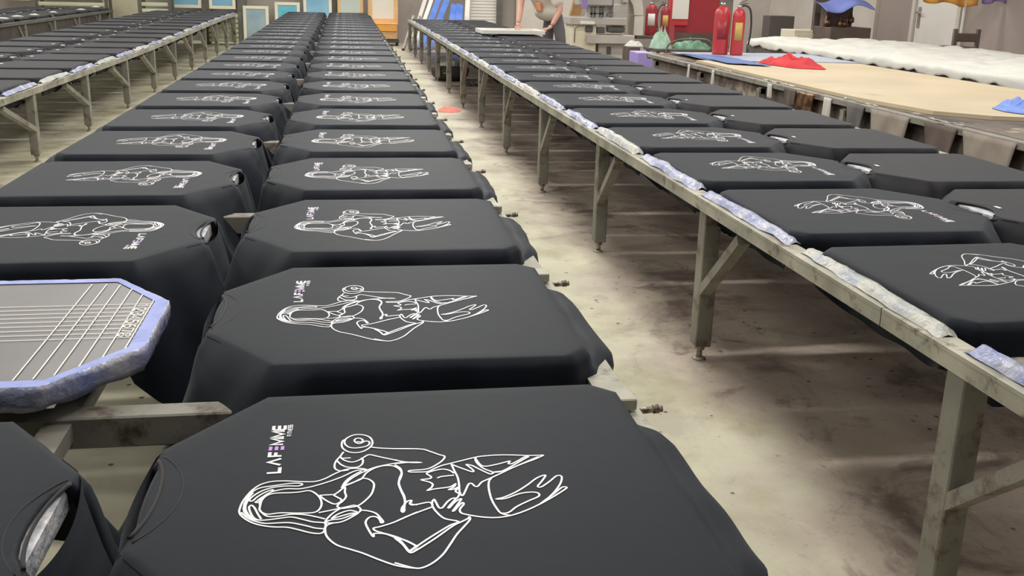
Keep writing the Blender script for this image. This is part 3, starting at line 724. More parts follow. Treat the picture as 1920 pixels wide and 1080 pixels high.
# pale folded cloth scraps lying along the rails of the far-left table
for i, (px, py) in enumerate(((5, 36), (32, 32), (64, 29), (100, 24), (152, 19), (180, 14))):
    p = flat(px, py, .625) if py < 40 else atx(px, py, -3.80)
    if py >= 40: p = Vector((-3.25, at(px, py, 14).y, .0)); p = atx(px, py, -3.40)
    s_ = random.Random(i)
    mb = MB(); mb.grid(lambda u, v: ((u-.5)*.13+.02*noise.noise(Vector((v*5, i, 0))), (v-.5)*.10, .008+.012*noise.noise(Vector((u*4+i*3, v*4, 2)))*math.sin(math.pi*u)*math.sin(math.pi*v)+.014*math.sin(math.pi*u)*math.sin(math.pi*v)), 10, 8)
    o = mb.build('cloth_scrap', M['white_cloth'], solid=.004); o.location = p; o.rotation_euler = (0, 0, i*.7)
    where = ['at the left edge of the frame', 'second from the left edge', 'third from the left edge', 'in the middle of its rail', 'next to its far end', 'at its very far end'][i] if i < 6 else ['left', 'middle', 'right'][i-6]
    tag(o, ('white cloth scrap on the far left table rail, '+where) if i < 6 else 'white rag on the outer edge of the left table, %s one' % where, 'rag')

# ------------------------------------------------------------------ right side: work table with plywood, cloths, extinguishers
def wav(a, s=1, k=0): return noise.noise(Vector((a*s, k, k*.7)))
T1X0, T1X1, T1Y0, T1Y1, T1Z = 3.02, 4.68, 2.9, 10.1, .555
t1 = empty('work_table', ((T1X0+T1X1)/2, T1Y0, 0), 0, 'big steel work table on the right topped with worn plywood, red cloth lying on it', 'table')
o1 = t1.location
def L1(x, y, z): return (x-o1.x, y-o1.y, z)
for xx, sg in ((T1X0, 1), (T1X1, -1)):
    MB().bar(L1(xx+sg*.03, T1Y0, T1Z-.022), L1(xx+sg*.03, T1Y1, T1Z-.022), .06, .036, bev=.003).build('rail', M['steel'], t1)
MB().bar(L1(T1X0, T1Y1, T1Z-.03), L1(T1X1, T1Y1, T1Z-.03), .05, .05).build('end_rail', M['rail'], t1)
for k in range(6):
    y = 3.2+1.33*k
    MB().bar(L1(T1X0+.02, y, T1Z-.08), L1(T1X1-.02, y, T1Z-.08), .05, .05).build('cross_beam', M['steel'], t1)
    for xx, sg in ((T1X0, 1), (T1X1, -1)):
        lg = MB().box(L1(xx+sg*.03, y, .26), (.05, .05, .46)).build('leg', M['steel'], t1)
        MB().tube([L1(xx+sg*.03, y, .0), L1(xx+sg*.03, y, .04)], .012, 8).lathe([(.035, 0), (.035, .008)], L1(xx+sg*.03, y, 0), 10).build('levelling_foot', M['bolt'], lg)
def top_sheet():
    mb = MB(); mb.prism([L1(x, y, 0)[:2] for x, y in ((3.17, 9.0), (3.13, 7.4), (3.13, 5.9), (3.23, 5.2), (3.45, 4.98), (4.66, 4.6), (4.66, 9.0))], T1Z-.012, T1Z+.010); return mb
top_sheet().build('plywood_top', M['ply'], t1)
MB().box(L1((T1X0+T1X1)/2+.04, 6.5, T1Z-.022), (1.5, 7.1, .018)).build('under_board', M['apron'], t1)
MB().grid(lambda u, v: L1(T1X0+.055+.012*wav(v*40, 1, 3)+.01*math.sin(v*55), 3.2+v*6.8, .08+.44*u), 6, 60).build('side_panel', M['apron'], t1, solid=.008)
for i, (y, l) in enumerate(((3.9, .5), (4.8, .34), (5.7, .42), (6.9, .55), (8.0, .35))):
    MB().grid(lambda u, v: L1(T1X0+.035+.03*u*(1-u)+.012*wav(v*6, 1, i), y+(v-.5)*l, T1Z+.002-.0*u+.012*wav(u*4+v*7, 1, i)), 3, 14).build('edge_tape', M['film_pale'], t1, solid=.003)
rg = random.Random(12)
for i, (px, py, wd, hh, mm) in enumerate(((1478, 178, .20, .12, 'brown_dark'), (1505, 195, .26, .16, 'sparkle'), (1548, 200, .10, .15, 'pale'), (1665, 215, .42, .24, 'beige'), (1600, 212, .22, .2, 'grey_drape'), (1760, 238, .3, .2, 'brown_dark'), (1850, 262, .42, .24, 'beige'), (1441, 162, .08, .10, 'pale'), (1335, 138, .05, .12, 'pale'), (1290, 128, .05, .12, 'pale'))):
    p = atx(px, py-8, T1X0-.02); zt_ = T1Z-.045
    mb = MB(); mb.grid(lambda u, v: (.012*math.sin(v*9+i)*u, (v-.5)*wd*(1-.3*u), -hh*u*(1-.35*abs(v-.5)*wav(v*3, 1, i))), 8, 12)
    o = mb.build('hanging_rag', M[mm], solid=.004); o.location = (T1X0-.008, min(p.y, 9.9-.25*(i == 9)), zt_+.035)
    ws = ['short dark rag', 'rusty brown rag', 'narrow pale strip', 'wide beige rag', 'grey rag', 'dark brown rag', 'widest beige cloth', 'small pale strip', 'thin pale strip', 'thinnest pale strip'][i]
    tag(o, ws+' hanging from the plywood table rail, '+['fourth', 'fifth', 'sixth', 'eighth', 'seventh', 'ninth', 'tenth', 'third', 'second', 'first'][i]+' from the far end', 'rag', 'rags hanging from the work table')
# cloths on the table
def cloth_lump(name, c, r, h, seed, m, label, cat, nu=26, rough=3.2, thick=0):
    mb = MB()
    def fn(u, v):
        a = 2*math.pi*u; rr = v
        e = 1+.28*noise.noise(Vector((math.cos(a)*1.6, math.sin(a)*1.6, seed)))
        x = math.cos(a)*rr*r[0]*e; y = math.sin(a)*rr*r[1]*e
        n1 = noise.noise(Vector((x*rough/r[0], y*rough/r[1], seed))); n2 = noise.noise(Vector((x*rough*2.3/r[0], y*rough*2.3/r[1], seed+4)))
        z = h*(1-rr**3)*(.62+.55*n1+.35*abs(n2)*2)
        return (x, y, max(0, z)+.002)
    mb.grid(fn, nu*2, nu//2)
    o = mb.build(name, M[m]); o.location = c
    return tag(o, label, cat)
bc = MB(); bc.grid(lambda u, v: (3.27+1.42*u+(.02*wav(v*5, 1, 2)), 8.86+1.2*v+.10*wav(u*3, 1, 5)*(1-v), T1Z+.0135+.005*abs(wav(u*7+v*4, 1, 1))), 26, 18)
tag(bc.build('cloth_sheet', M['blue_cloth'], solid=.003), 'pale blue cloth spread flat over the far end of the plywood table', 'cloth')
bc = MB(); bc.grid(lambda u, v: (3.28+.30*u+.03*wav(v*5, 1, 2), 8.50+1.25*v-.25*u, T1Z+.021+.008*abs(wav(u*5+v*6, 1, 1))), 10, 24)
tag(bc.build('cloth_sheet', M['blue_cloth_deep'], solid=.003), 'deep blue cloth strip along the near edge of the pale blue cloth', 'cloth')
cloth_lump('red_cloth', (3.86, 8.50, T1Z+.012), (.21, .42), .075, 3, 'red_cloth', 'crumpled bright red cloth on the plywood work table', 'cloth', rough=2.4)
p = flat(1905, 205, .58)
cloth_lump('blue_cloth', (p.x+.12, p.y, T1Z+.012), (.22, .20), .07, 8, 'blue', 'crumpled blue cloth at the right edge of the photo on the plywood table', 'cloth', rough=2.4)
# fire extinguishers
def extinguisher(c, r, h, label, mt='red', hose=True, lab='yellow', hs=1, group=None):
    e = empty('fire_extinguisher', c, 0, label, 'fire extinguisher', group)
    MB().lathe([(r*.96, 0), (r, .012), (r, h*.78), (r*.93, h*.84), (r*.72, h*.90), (r*.36, h*.935), (r*.30, h*.95)], n=28).build('cylinder', M[mt], e)
    MB().lathe([(r*.30, h*.94), (r*.34, h*.96), (r*.34, h), (r*.2, h*1.01)], n=14).box((0, 0, h*1.0), (r*.5, r*.5, h*.04)).build('valve', M['silver'], e)
    MB().bar((-r*.1, 0, h*1.02), (r*1.15*hs, -.01, h*1.05), .022, .008).bar((-r*.1, 0, h*1.05), (r*1.0*hs, -.01, h*1.11), .022, .008).build('handle', M['machine_dark'], e)
    MB().grid(lambda u, v: ((r+.0012)*math.cos(math.radians(-140+70*u)), (r+.0012)*math.sin(math.radians(-140+70*u)), h*(.30+.36*v)), 10, 2).build('label_plate', M[lab], e, solid=.001)
    if hose:
        hp = [(0, 0, h*.98), (r*.8*hs, -.02, h*1.0), (r*1.5*hs, -.03, h*.93), (r*1.85*hs, -.03, h*.72), (r*1.9*hs, -.03, h*.45), (r*1.7*hs, -.03, h*.22)]
        s_ = MB().tube([tuple(q) for q in smooth_line(hp, 5)], .009, 8).build('hose', M['rubber'], e)
        MB().lathe([(.011, 0), (.017, -.075)], (r*1.68*hs, -.03, h*.22), 10).build('nozzle', M['machine_dark'], s_)
    return e
eA = flat(1356, 102, .57); eB = flat(1381, 103, .57)
extinguisher((3.675, 9.77, T1Z+.018), .078, .49, 'left red fire extinguisher of the two standing on the blue cloth', hose=False, lab='red_dark')
extinguisher((3.812, 9.68, T1Z+.018), .062, .47, 'right red fire extinguisher with black hose standing on the blue cloth')

# ------------------------------------------------------------------ table heaped with white fabric
T2X0, T2X1, T2Y0, T2Y1, T2Z = 5.22, 7.2, 4.0, 12.85, .55
t2 = empty('work_table', ((T2X0+T2X1)/2, T2Y0, 0), 0, 'second work table at the right rear with dark grey sides under white fabric', 'table')
o2_ = t2.location
def L2(x, y, z): return (x-o2_.x, y-o2_.y, z)
MB().box(L2((T2X0+T2X1)/2, (T2Y0+T2Y1)/2, T2Z-.02), (T2X1-T2X0, T2Y1-T2Y0, .04)).build('tabletop', M['grey_drape'], t2)
for y in (4.2, 6.3, 8.4, 10.5, 12.6):
    for x in (T2X0+.06, T2X1-.06): MB().box(L2(x, y, (T2Z-.04)/2), (.06, .06, T2Z-.04)).build('leg', M['steel'], t2)
MB().grid(lambda u, v: L2(T2X0-.02-.035*u+.03*u*math.sin(v*46)+.02*wav(v*13, 1, 2), T2Y0+v*(T2Y1-T2Y0), T2Z+.004-u*.40), 8, 150).build('side_drape', M['grey_drape'], t2, solid=.004)
MB().grid(lambda u, v: L2(T2X0-.02+v*2.0, T2Y1+.02+.02*u*math.sin(v*20), T2Z+.004-u*.40), 6, 40).build('end_drape', M['grey_drape'], t2, solid=.004)
def white_fab(u, v):
    y = 4.1+8.65*v; x = 5.20+1.98*u
    e = .02+.09*abs(wav(v*17, 1, 4))+.16*math.exp(-((y-6.9)/.30)**2)+.05*abs(wav(v*43, 1, 9))
    h = .018+.045*abs(noise.noise(Vector((x*2.2, y*2.0, 1))))+.030*abs(noise.noise(Vector((x*5, y*4.6, 3))))+.012*abs(noise.noise(Vector((x*11, y*10, 5))))
    if u < .10:
        t = 1-u/.10
        if t < .34: return (5.30-.12*t/.34, y, T2Z+.010+h*(1-t))
        t2 = (t-.34)/.66; return (5.175-.022*math.sin(t2*1.6)-.012*wav(v*30, 1, 6)*t2, y, T2Z+.008+h*.6*(1-t2)-e*t2)
    x = 5.30+1.88*(u-.10)/.90
    return (x, y, T2Z+.010+h)
mb = MB(); mb.grid(white_fab, 70, 190)
tag(mb.build('white_fabric', M['white_cloth'], solid=.004), 'long heap of crumpled white fabric covering the second work table on the right', 'fabric')

# ------------------------------------------------------------------ things at the back, each at its own distance
def span(x0, y0, x1, y1, Y, dep, z0=None, z1=None):
    xm, ym = (x0+x1)/2, (y0+y1)/2
    a = at(x0, ym, Y).x; b = at(x1, ym, Y).x; zt_ = at(xm, y0, Y).z if z1 is None else z1; zb = at(xm, y1, Y).z if z0 is None else z0
    return ((a+b)/2, Y+dep/2, (zt_+zb)/2), (b-a, dep, zt_-zb)
def thing_box(name, x0, y0, x1, y1, Y, dep, m, label, cat, z0=None, z1=None, bev=.006, group=None):
    c, d = span(x0, y0, x1, y1, Y, dep, z0, z1); mb = MB().box((0, 0, d[2]/2), d, bev=bev)
    e = mb.build(name, M[m]); e.location = (c[0], c[1], c[2]-d[2]/2); tag(e, label, cat, group); return e, c, d
def screen(x0, x1, ztop, zbot, m, fm, label, Y=20.62, lean=.10, bar_=.055, group='screen printing frames leaning on the back wall', name='screen_frame'):
    xa = at(x0, 20, Y).x; xb = at(x1, 20, Y).x; wd = xb-xa; h = ztop-zbot
    e = empty(name, ((xa+xb)/2, Y, zbot), 0, label, 'screen frame', group); e.rotation_euler = (-lean, 0, 0)
    MB().box((-wd/2+bar_/2, 0, h/2), (bar_, .035, h)).box((wd/2-bar_/2, 0, h/2), (bar_, .035, h)).box((0, 0, bar_/2), (wd-2*bar_, .035, bar_)).box((0, 0, h-bar_/2), (wd-2*bar_, .035, bar_)).build('frame', M[fm], e)
    MB().box((0, -.004, h/2), (wd-2*bar_, .012, h-2*bar_)).build('mesh', M[m], e)
    return e
screen(8, 60, 1.45, .70, 'mesh_teal', 'cream', 'pale blue screen with cream frame at the top left corner', lean=.08)
screen(322, 378, 1.38, at(350, 15, 20.5).z, 'mesh_blue', 'cream', 'cream framed blue screen left of the grey post, above the left table', lean=.06)
screen(393, 442, 1.42, at(415, 17, 20.5).z, 'mesh_blue', 'cream', 'cream framed blue screen right of the grey post, above the left table', lean=.06)
screen(455, 503, at(480, 11, 20.6).z, .02, 'mesh_grey', 'cream', 'cream framed grey blue screen standing low behind the left table corner')
screen(515, 562, at(538, 4, 20.6).z, .02, 'mesh_teal', 'cream', 'smaller teal screen with cream frame behind the centre table')
screen(569, 622, 1.55, .1, 'mesh_blue', 'cream', 'tall pale blue screen with cream sides behind the centre table far end')
screen(633, 681, 1.5, .1, 'mesh_sage', 'orange_wood', 'sage grey screen with orange wooden frame behind the centre table')
for x0, y0, x1, lb in ((310, 0, 1, 1),): pass
# shelves on which the two upper screens rest
sh = empty('drying_rack', (at(290, 50, 19.9).x, 20.1, 0), 0, 'pale green drying rack with many slats left of the grey post', 'rack')
def rack(e, wd, ztop, zs, n, dep=.35, post=.05, m='rack_green'):
    for k in range(n):
        z = zs+(ztop-zs)*k/(n-1); MB().box((0, dep/2, z), (wd, dep, .022)).box((0, .0, z+.03), (wd, .012, .05)).build('slat', M[m], e)
    for s_ in (-1, 1):
        for d in (0, dep): MB().box((s_*(wd/2+post/2), d, ztop/2+.05), (post, post, ztop+.1)).build('post', M['dark_post'], e)
rack(sh, at(318, 20, 20).x-at(268, 20, 20).x, 1.35, .1, 12)
sh2 = empty('drying_rack', (at(418, 60, 19.6).x, 19.75, 0), 0, 'pale green drying rack seen under the far end of the left table', 'rack')
rack(sh2, at(448, 60, 19.8).x-at(392, 60, 19.8).x, at(418, 32, 19.8).z, .06, 6, dep=.3)
sh3 = empty('drying_rack', (at(125, 5, 20).x, 20.35, 0), 0, 'green shelved drying rack at the top left behind the far left table', 'rack')
rack(sh3, at(190, 5, 20).x-at(63, 5, 20).x, 1.35, .1, 8, m='rack_green')
struct('trim_1', MB().box((at(450, 40, 20.3).x, 20.86, CEIL/2), (.15, .28, CEIL)), M['dark_post'])
struct('trim_2', MB().box((at(385, 40, 20.6).x, 20.9, CEIL/2), (.16, .2, CEIL)), M['steel'])
c_, d_ = span(193, 0, 258, 28, 20.94, .05, 0, CEIL); struct('trim_3', MB().box(c_, (d_[0], .05, CEIL)), M['cream'])
c_, d_ = span(932, 0, 942, 40, 20.8, .2, 0, CEIL); struct('trim_4', MB().box(c_, (d_[0], .2, CEIL)), M['dark_post'])
c_, d_ = span(968, 0, 1075, 40, 20.93, .06, 0, CEIL); struct('trim_5', MB().box(c_, (d_[0], .06, CEIL)), M['pale'])
# white framed board on orange crates
c_, d_ = span(690, 0, 747, 43, 20.3, .1)
e = screen(690, 746, 1.5, at(718, 43, 20.3).z, 'mesh_white', 'orange_wood', 'white and peach screen standing on two orange crates', Y=20.3, lean=.04, bar_=.08)
zc1, zc2, zc3 = at(718, 43, 20.2).z, at(718, 59, 20.2).z, at(718, 73, 20.2).z
for z1_, z0_, mm, lb, dx in ((zc1, zc2, 'orange', 'bright orange crate, upper of the two under the white screen', 0), (zc2-.006, zc3, 'orange_wood', 'pale orange crate, lower of the two, on the dark cart', .03)):
    xa, xb = at(692, 60, 20.1).x, at(746, 60, 20.1).x
    e = empty('crate', ((xa+xb)/2+dx*0, 20.3, z0_), 0, lb, 'crate', 'orange crates')
    wd = xb-xa
    h = z1_-z0_-.002
    MB().box((0, 0, h/2-.004), (wd-.02, .46, h-.01), bev=.01).build('crate_body', M[mm], e)
    MB().box((0, 0, h-.012), (wd, .48, .022), bev=.004).build('rim', M[mm], e)
e = empty('hand_cart', (at(718, 85, 20.1).x, 20.3, 0), 0, 'dark low cart under the orange crates by the back wall', 'cart')
MB().box((0, 0, zc3-.035), (.62, .5, .05)).build('platform', M['dark'], e)
for sx in (-1, 1):
    for sy in (-1, 1): MB().box((sx*.28, sy*.21, (zc3-.06)/2+.03), (.04, .04, zc3-.12)).build('leg', M['dark_post'], e); MB().tube([(sx*.28-.015, sy*.21, .03), (sx*.28+.015, sy*.21, .03)], .03, 12).build('wheel', M['rubber'], e)
# boards and ladder leaning
def leaner(name, fx, fy, tx, Yt, wd, th, m, label, cat, group=None, ext=1.5, kids=None):
    A = flat(fx, fy, 0); B = at(tx, 0, Yt); C_ = A+(B-A)*ext
    mb = MB().bar((0, 0, .02), tuple(C_-A), wd, th, up=(0, 1, 0), bev=.003)
    o = mb.build(name, M[m]); o.location = A; return tag(o, label, cat, group)
leaner('plank', 768, 94, 797, 20.2, .07, .03, 'pale', 'off white plank leaning right, nearest the step ladder', 'plank', 'leaning planks')
leaner('plank', 777, 94, 809, 20.2, .07, .03, 'white', 'white plank leaning between the off white one and the blue boards', 'plank', 'leaning planks')
leaner('board', 788, 95, 822, 20.2, .10, .04, 'blue', 'blue board leaning, left one of the pair beside the white planks', 'board', 'leaning blue boards', ext=1.3)
leaner('board', 803, 95, 838, 20.2, .11, .04, 'blue', 'blue board leaning, right one of the pair beside the white planks', 'board', 'leaning blue boards')
def blue_low(fx, tx, ytop, label):
    A = flat(fx, 96, 0); B = at(tx, ytop, 19.9)
    o = MB().bar((0, 0, .02), tuple(B-A), .13, .06, up=(0, 1, 0), bev=.003).build('board', M['blue']); o.location = A; tag(o, label, 'board', 'leaning blue boards')
blue_low(842, 852, 10, 'shorter blue board, left half of the low pair by the shutter')
blue_low(856, 862, 10, 'shorter blue board, right half of the low pair by the shutter')
leaner('post', 872, 91, 877, 20.4, .09, .05, 'white', 'white upright post left of the roller shutter', 'post', ext=1.3)
ld_ = empty('step_ladder', flat(764, 95, 0), 0, 'grey aluminium step ladder leaning by the back wall left of the planks', 'ladder')
A = flat(756, 95, 0)-ld_.location; A2 = flat(770, 95, 0)-ld_.location; B = at(776, 30, 19.0)-ld_.location; B2 = at(787, 30, 19.0)-ld_.location
MB().bar(tuple(A), tuple(B), .03, .05).build('side_rail', M['machine'], ld_); MB().bar(tuple(A2), tuple(B2), .03, .05).build('side_rail', M['machine'], ld_)
for t in (.15, .38, .6, .83): MB().bar(tuple(A.lerp(B, t)), tuple(A2.lerp(B2, t)), .06, .02).build('step', M['machine'], ld_)
for q in (A, A2): MB().box((q.x, q.y, .02), (.05, .06, .04)).build('rubber_foot', M['rubber'], ld_)
# roller shutter
c_, d_ = span(882, 0, 931, 45, 20.9, .06, 0, 2.4)
e = empty('roller_shutter', (c_[0], 20.95, 0), 0, 'off white roller shutter in the back wall left of the dark post', 'shutter')
mb = MB(); mb.grid(lambda u, v: ((u-.5)*d_[0], -.03-.012*abs(math.sin(v*math.pi*40)), v*2.4), 1, 240, False); mb.build('curtain', M['white'], e)
MB().box((-d_[0]/2-.03, -.03, 1.2), (.06, .06, 2.4)).box((d_[0]/2+.03, -.03, 1.2), (.06, .06, 2.4)).build('guide_rail', M['pale'], e)
# leaning orange wooden plank between person and machine
leaner('plank', 1058, 96, 1086, 16.6, .20, .05, 'orange_wood', 'wide orange wooden plank leaning between the person and the machine', 'plank', ext=1.4)
# things on the aisle floor
cloth_lump('coral_cloth', flat(841, 208, 0), (.12, .14), .035, 5, 'coral_cloth', 'small coral red cloth dropped on the aisle floor', 'cloth', rough=2.2)
p = flat(846, 152, 0)
e = empty('cloth_basket', (p.x, p.y+.15, 0), 0, 'black bag heaped with white cloth on the floor under the right table', 'bag')
MB().lathe([(.17, 0), (.23, .06), (.25, .13), (.22, .19), (.20, .19), (.17, .10), (.02, .08)], n=24).build('bag_body', M['dark'], e)
k_ = cloth_lump('cloth_heap', (0, 0, .10), (.21, .21), .13, 6, 'white_cloth', None, None); k_.parent = e
cloth_lump('dark_cloth', flat(880, 160, 0), (.10, .14), .04, 9, 'dark', 'small dark cloth on the floor beside the black bag', 'cloth')

# ---- flat white screen on the right table, held by the person
sc = empty('printing_screen', (2.08, 13.05, ZT+.022), math.radians(2), 'white printing screen the person presses onto the right table', 'printing screen')
MB().box((0, -.26, .028), (.80, .05, .05), bev=.004).box((0, .26, .028), (.80, .05, .05), bev=.004).box((-.375, 0, .028), (.05, .47, .05), bev=.004).box((.375, 0, .028), (.05, .47, .05), bev=.004).build('frame', M['white'], sc)
MB().box((0, 0, .020), (.70, .47, .006)).build('mesh', M['cream'], sc)

# ------------------------------------------------------------------ person
def skin(name, chains, m, parent=None, sub=2, root=None):
    vs_ = []; es = []; rad = []; idx = {}; roots = []
    for ch in chains:
        prev = None
        for j, (p, r) in enumerate(ch):
            key = tuple(round(q, 4) for q in p)
            if key not in idx: idx[key] = len(vs_); vs_.append(p); rad.append(r if isinstance(r, tuple) else (r, r))
            i = idx[key]
            if prev is not None and prev != i: es.append((prev, i))
            prev = i
    me = bpy.data.meshes.new(name); me.from_pydata(vs_, es, []); me.materials.append(m)
    o = bpy.data.objects.new(name, me); col.objects.link(o)
    if parent is not None: o.parent = parent
    sk = o.modifiers.new('skin', 'SKIN'); sk.use_smooth_shade = True; sk.branch_smoothing = .6
    # one root per connected piece
    par = list(range(len(vs_)))
    def fnd(a):
        while par[a] != a: a = par[a]
        return a
    for a, b in es: par[fnd(a)] = fnd(b)
    seen = set()
    if not me.skin_vertices:
        me.attributes  # touched so that the layer exists
    sv = me.skin_vertices[0].data if me.skin_vertices else None
    if sv is None:
        bpy.context.view_layer.objects.active = o; bpy.ops.mesh.customdata_skin_add(); sv = me.skin_vertices[0].data
    for i in range(len(vs_)):
        sv[i].radius = rad[i]
        rt = fnd(i)
        if rt not in seen: seen.add(rt); sv[i].use_root = True
    s2 = o.modifiers.new('smooth', 'SUBSURF'); s2.levels = s2.render_levels = sub
    return o
pe = empty('person', (2.95, 13.62, 0), 0, 'person in a white t-shirt with orange print, bending over the right table', 'person')
pl = pe.location
def W(x, y, z): return (x-pl.x, y-pl.y, z)
pel = W(2.76, 13.62, .84)
chest = W(2.54, 13.42, 1.06); up_ = W(2.46, 13.33, 1.16); neck = W(2.40, 13.24, 1.26); hd0 = W(2.36, 13.17, 1.34); hd1 = W(2.32, 13.09, 1.43); hd2 = W(2.31, 13.06, 1.50)
S1 = W(2.66, 13.20, 1.14); E1 = W(2.74, 13.08, .90); H1 = W(2.60, 12.93, .70)     # arm on the right of the picture
S2 = W(2.30, 13.46, 1.15); E2 = W(2.25, 13.28, .92); H2 = W(2.20, 13.10, .715)
kn = [W(2.84, 13.46, .46), W(2.72, 13.74, .46)]; hp = [W(2.82, 13.58, .78), W(2.70, 13.68, .78)]; an = [W(2.90, 13.60, .09), W(2.78, 13.90, .09)]
toe = [W(2.84, 13.46, .035), W(2.70, 13.78, .035)]
ch = [[(pel, .10), (chest, (.14, .11)), (up_, (.13, .09)), (neck, .052), (hd0, (.062, .075)), (hd1, (.078, .095)), (hd2, .06)],
      [(up_, (.13, .09)), (S1, .058), (E1, .044), (H1, .030)], [(up_, (.13, .09)), (S2, .058), (E2, .046), (H2, .030)]]
for i in (0, 1): ch.append([(pel, .10), (hp[i], .06), (kn[i], .045), (an[i], .034), (toe[i], .028)])
def hand(wr, fwd, side, down=-.035):
    f = Vector(fwd).normalized(); s_ = Vector(side).normalized(); w_ = Vector(wr); out = []
    palm = w_+f*.055+Vector((0, 0, down))
    out.append([(tuple(w_), .026), (tuple(palm), (.036, .020))])
    for k, (off, ln) in enumerate(((-.030, .066), (-.010, .078), (.011, .073), (.030, .056))):
        a = palm+f*.022+s_*off; b = a+f*ln*.5+Vector((0, 0, -.004)); c = b+f*ln*.35+Vector((0, 0, -.022)); d = c+f*ln*.15+Vector((0, 0, -.016))
        out.append([(tuple(palm+s_*off*.5), .011), (tuple(a), .0095), (tuple(b), .0088), (tuple(c), .008), (tuple(d), .007)])
    a = palm-s_*.032-f*.02; b = a-s_*.026+f*.022; c = b+f*.026-s_*.006+Vector((0, 0, -.01))
    out.append([(tuple(palm-f*.02-s_*.012), .013), (tuple(a), .0115), (tuple(b), .010), (tuple(c), .008)])
    return out
body = skin('body', ch, M['skin'], pe)
h1 = hand(H1, (-.75, -.45, 0), (.45, -.75, 0)); h2 = hand(H2, (-.2, -.8, 0), (-.8, .2, 0))
skin('hand', h1, M['skin'], pe); skin('hand', h2, M['skin'], pe)
# face and hair
fd = Vector((-.55, -.70, -.45)).normalized(); sd = Vector((.78, -.62, 0)); hv = Vector(hd1)
MB().tube([tuple(hv+fd*.085+Vector((0, 0, .015))), tuple(hv+fd*.112+Vector((0, 0, -.015))), tuple(hv+fd*.095+Vector((0, 0, -.022)))], [.008, .013, .008], 8).build('nose', M['skin'], body)
for s_ in (-1, 1):
    MB().lathe([(.001, -.009), (.008, -.004), (.009, 0), (.008, .004), (.001, .009)], tuple(hv+fd*.086+sd*.031*s_+Vector((0, 0, .018))), 10).build('eye', M['dark'], body)
    MB().lathe([(.004, -.028), (.014, -.014), (.016, .006), (.010, .026)], tuple(hv+sd*.082*s_), 10).build('ear', M['skin'], body)
MB().tube([tuple(hv+fd*.090-sd*.024+Vector((0, 0, -.048))), tuple(hv+fd*.098+Vector((0, 0, -.050))), tuple(hv+fd*.090+sd*.024+Vector((0, 0, -.048)))], .005, 6).build('mouth', M['red_dark'], body)
mb = MB(); mb.lathe([(.092, -.02), (.098, .02), (.090, .06), (.06, .095), (.02, .108)], (0, 0, 0), 24)
hr = mb.build('hair', M['hair'], pe); hr.location = hv-fd*.012+Vector((0, 0, .012)); hr.rotation_euler = (.35, -.3, 0)
# t-shirt: loose trunk hanging forward at the hem and two short sleeves
wst = W(2.67, 13.53, .88); hem = W(2.60, 13.44, .76)
ts = skin('tshirt', [[(hem, (.19, .16)), (wst, (.18, .15)), (chest, (.185, .14)), (up_, (.145, .105)), (tuple(Vector(up_).lerp(Vector(neck), .45)), .075)],
                [(up_, (.145, .105)), (tuple(Vector(up_).lerp(Vector(S1), .85)), .085), (tuple(Vector(S1).lerp(Vector(E1), .4)), .09), (tuple(Vector(S1).lerp(Vector(E1), .9)), .09)],
                [(up_, (.145, .105)), (tuple(Vector(up_).lerp(Vector(S2), .85)), .085), (tuple(Vector(S2).lerp(Vector(E2), .35)), .078), (tuple(Vector(S2).lerp(Vector(E2), .62)), .07)]], M['tshirt'], pe)
skin('trousers', [[(W(2.77, 13.61, .88), .145), (W(2.77, 13.61, .78), .14)], [(W(2.77, 13.61, .78), .14), (tuple(Vector(hp[0])+Vector((0, 0, -.06))), .095), (kn[0], .072), (tuple(Vector(an[0])+Vector((0, 0, .03))), .058)],
                  [(W(2.77, 13.61, .78), .14), (tuple(Vector(hp[1])+Vector((0, 0, -.06))), .095), (kn[1], .072), (tuple(Vector(an[1])+Vector((0, 0, .03))), .058)]], M['trouser'], pe)
for i in (0, 1):
    skin('shoe', [[(tuple(Vector(an[i])+Vector((.015, .02, -.045))), .044), (toe[i], .038), (tuple(Vector(toe[i])+Vector((-.02, -.05, -.004))), .030)]], M['dark'], pe)
cfr = Vector(chest).lerp(Vector(wst), .55); fdir = Vector((-.70, -.66, -.25)).normalized()
pt = MB(); pt.grid(lambda u, v: tuple(cfr+fdir*.172+Vector((.66, -.70, 0))*((u-.5)*.10)+Vector((-.25, -.2, .93))*((v-.5)*.13)-fdir*((u-.5)**2)*.12), 6, 4)
pt.build('chest_print', M['orange_print'], ts, solid=.004)

# ------------------------------------------------------------------ machine with needle head
YM = 15.2
mc = empty('garment_machine', (at(1140, 60, YM).x, YM, 0), 0, 'grey and cream garment machine with arched arm behind the right table', 'machine')
mo = mc.location
def Mb(mb_name, m, boxes, parent=mc, bev=.008):
    mb = MB()
    for x0, y0, x1, y1, dy, dep, *zz in boxes:
        c, d = span(x0, y0, x1, y1, YM+dy, dep, *(zz or ())); mb.box((c[0]-mo.x, c[1]-mo.y, c[2]), d, bev=bev)
    return mb.build(mb_name, M[m], parent)
Mb('cabinet', 'cream', [(1073, 46, 1118, 90, -.05, .5, .0), (1086, 66, 1186, 80, 0, .55), (1186, 70, 1188, 80, .1, .3)])
Mb('deck', 'machine', [(1070, 33, 1176, 47, -.1, .6), (1100, 66, 1190, 82, -.12, .3)])
Mb('lower_frame', 'machine', [(1122, 82, 1180, 110, 0, .5, 0.0)])
for q_ in ((1098, 49, 1112, 60, -.08, .1), (1120, 51, 1134, 63, -.08, .1), (1140, 51, 1172, 60, -.08, .1), (1138, 88, 1146, 102, -.02, .04)): Mb('mechanism', 'machine_dark', [q_])
Mb('dial_panel', 'white', [(1088, 64, 1128, 80, -.03, .02), (1088, 40, 1116, 46, -.13, .02)])
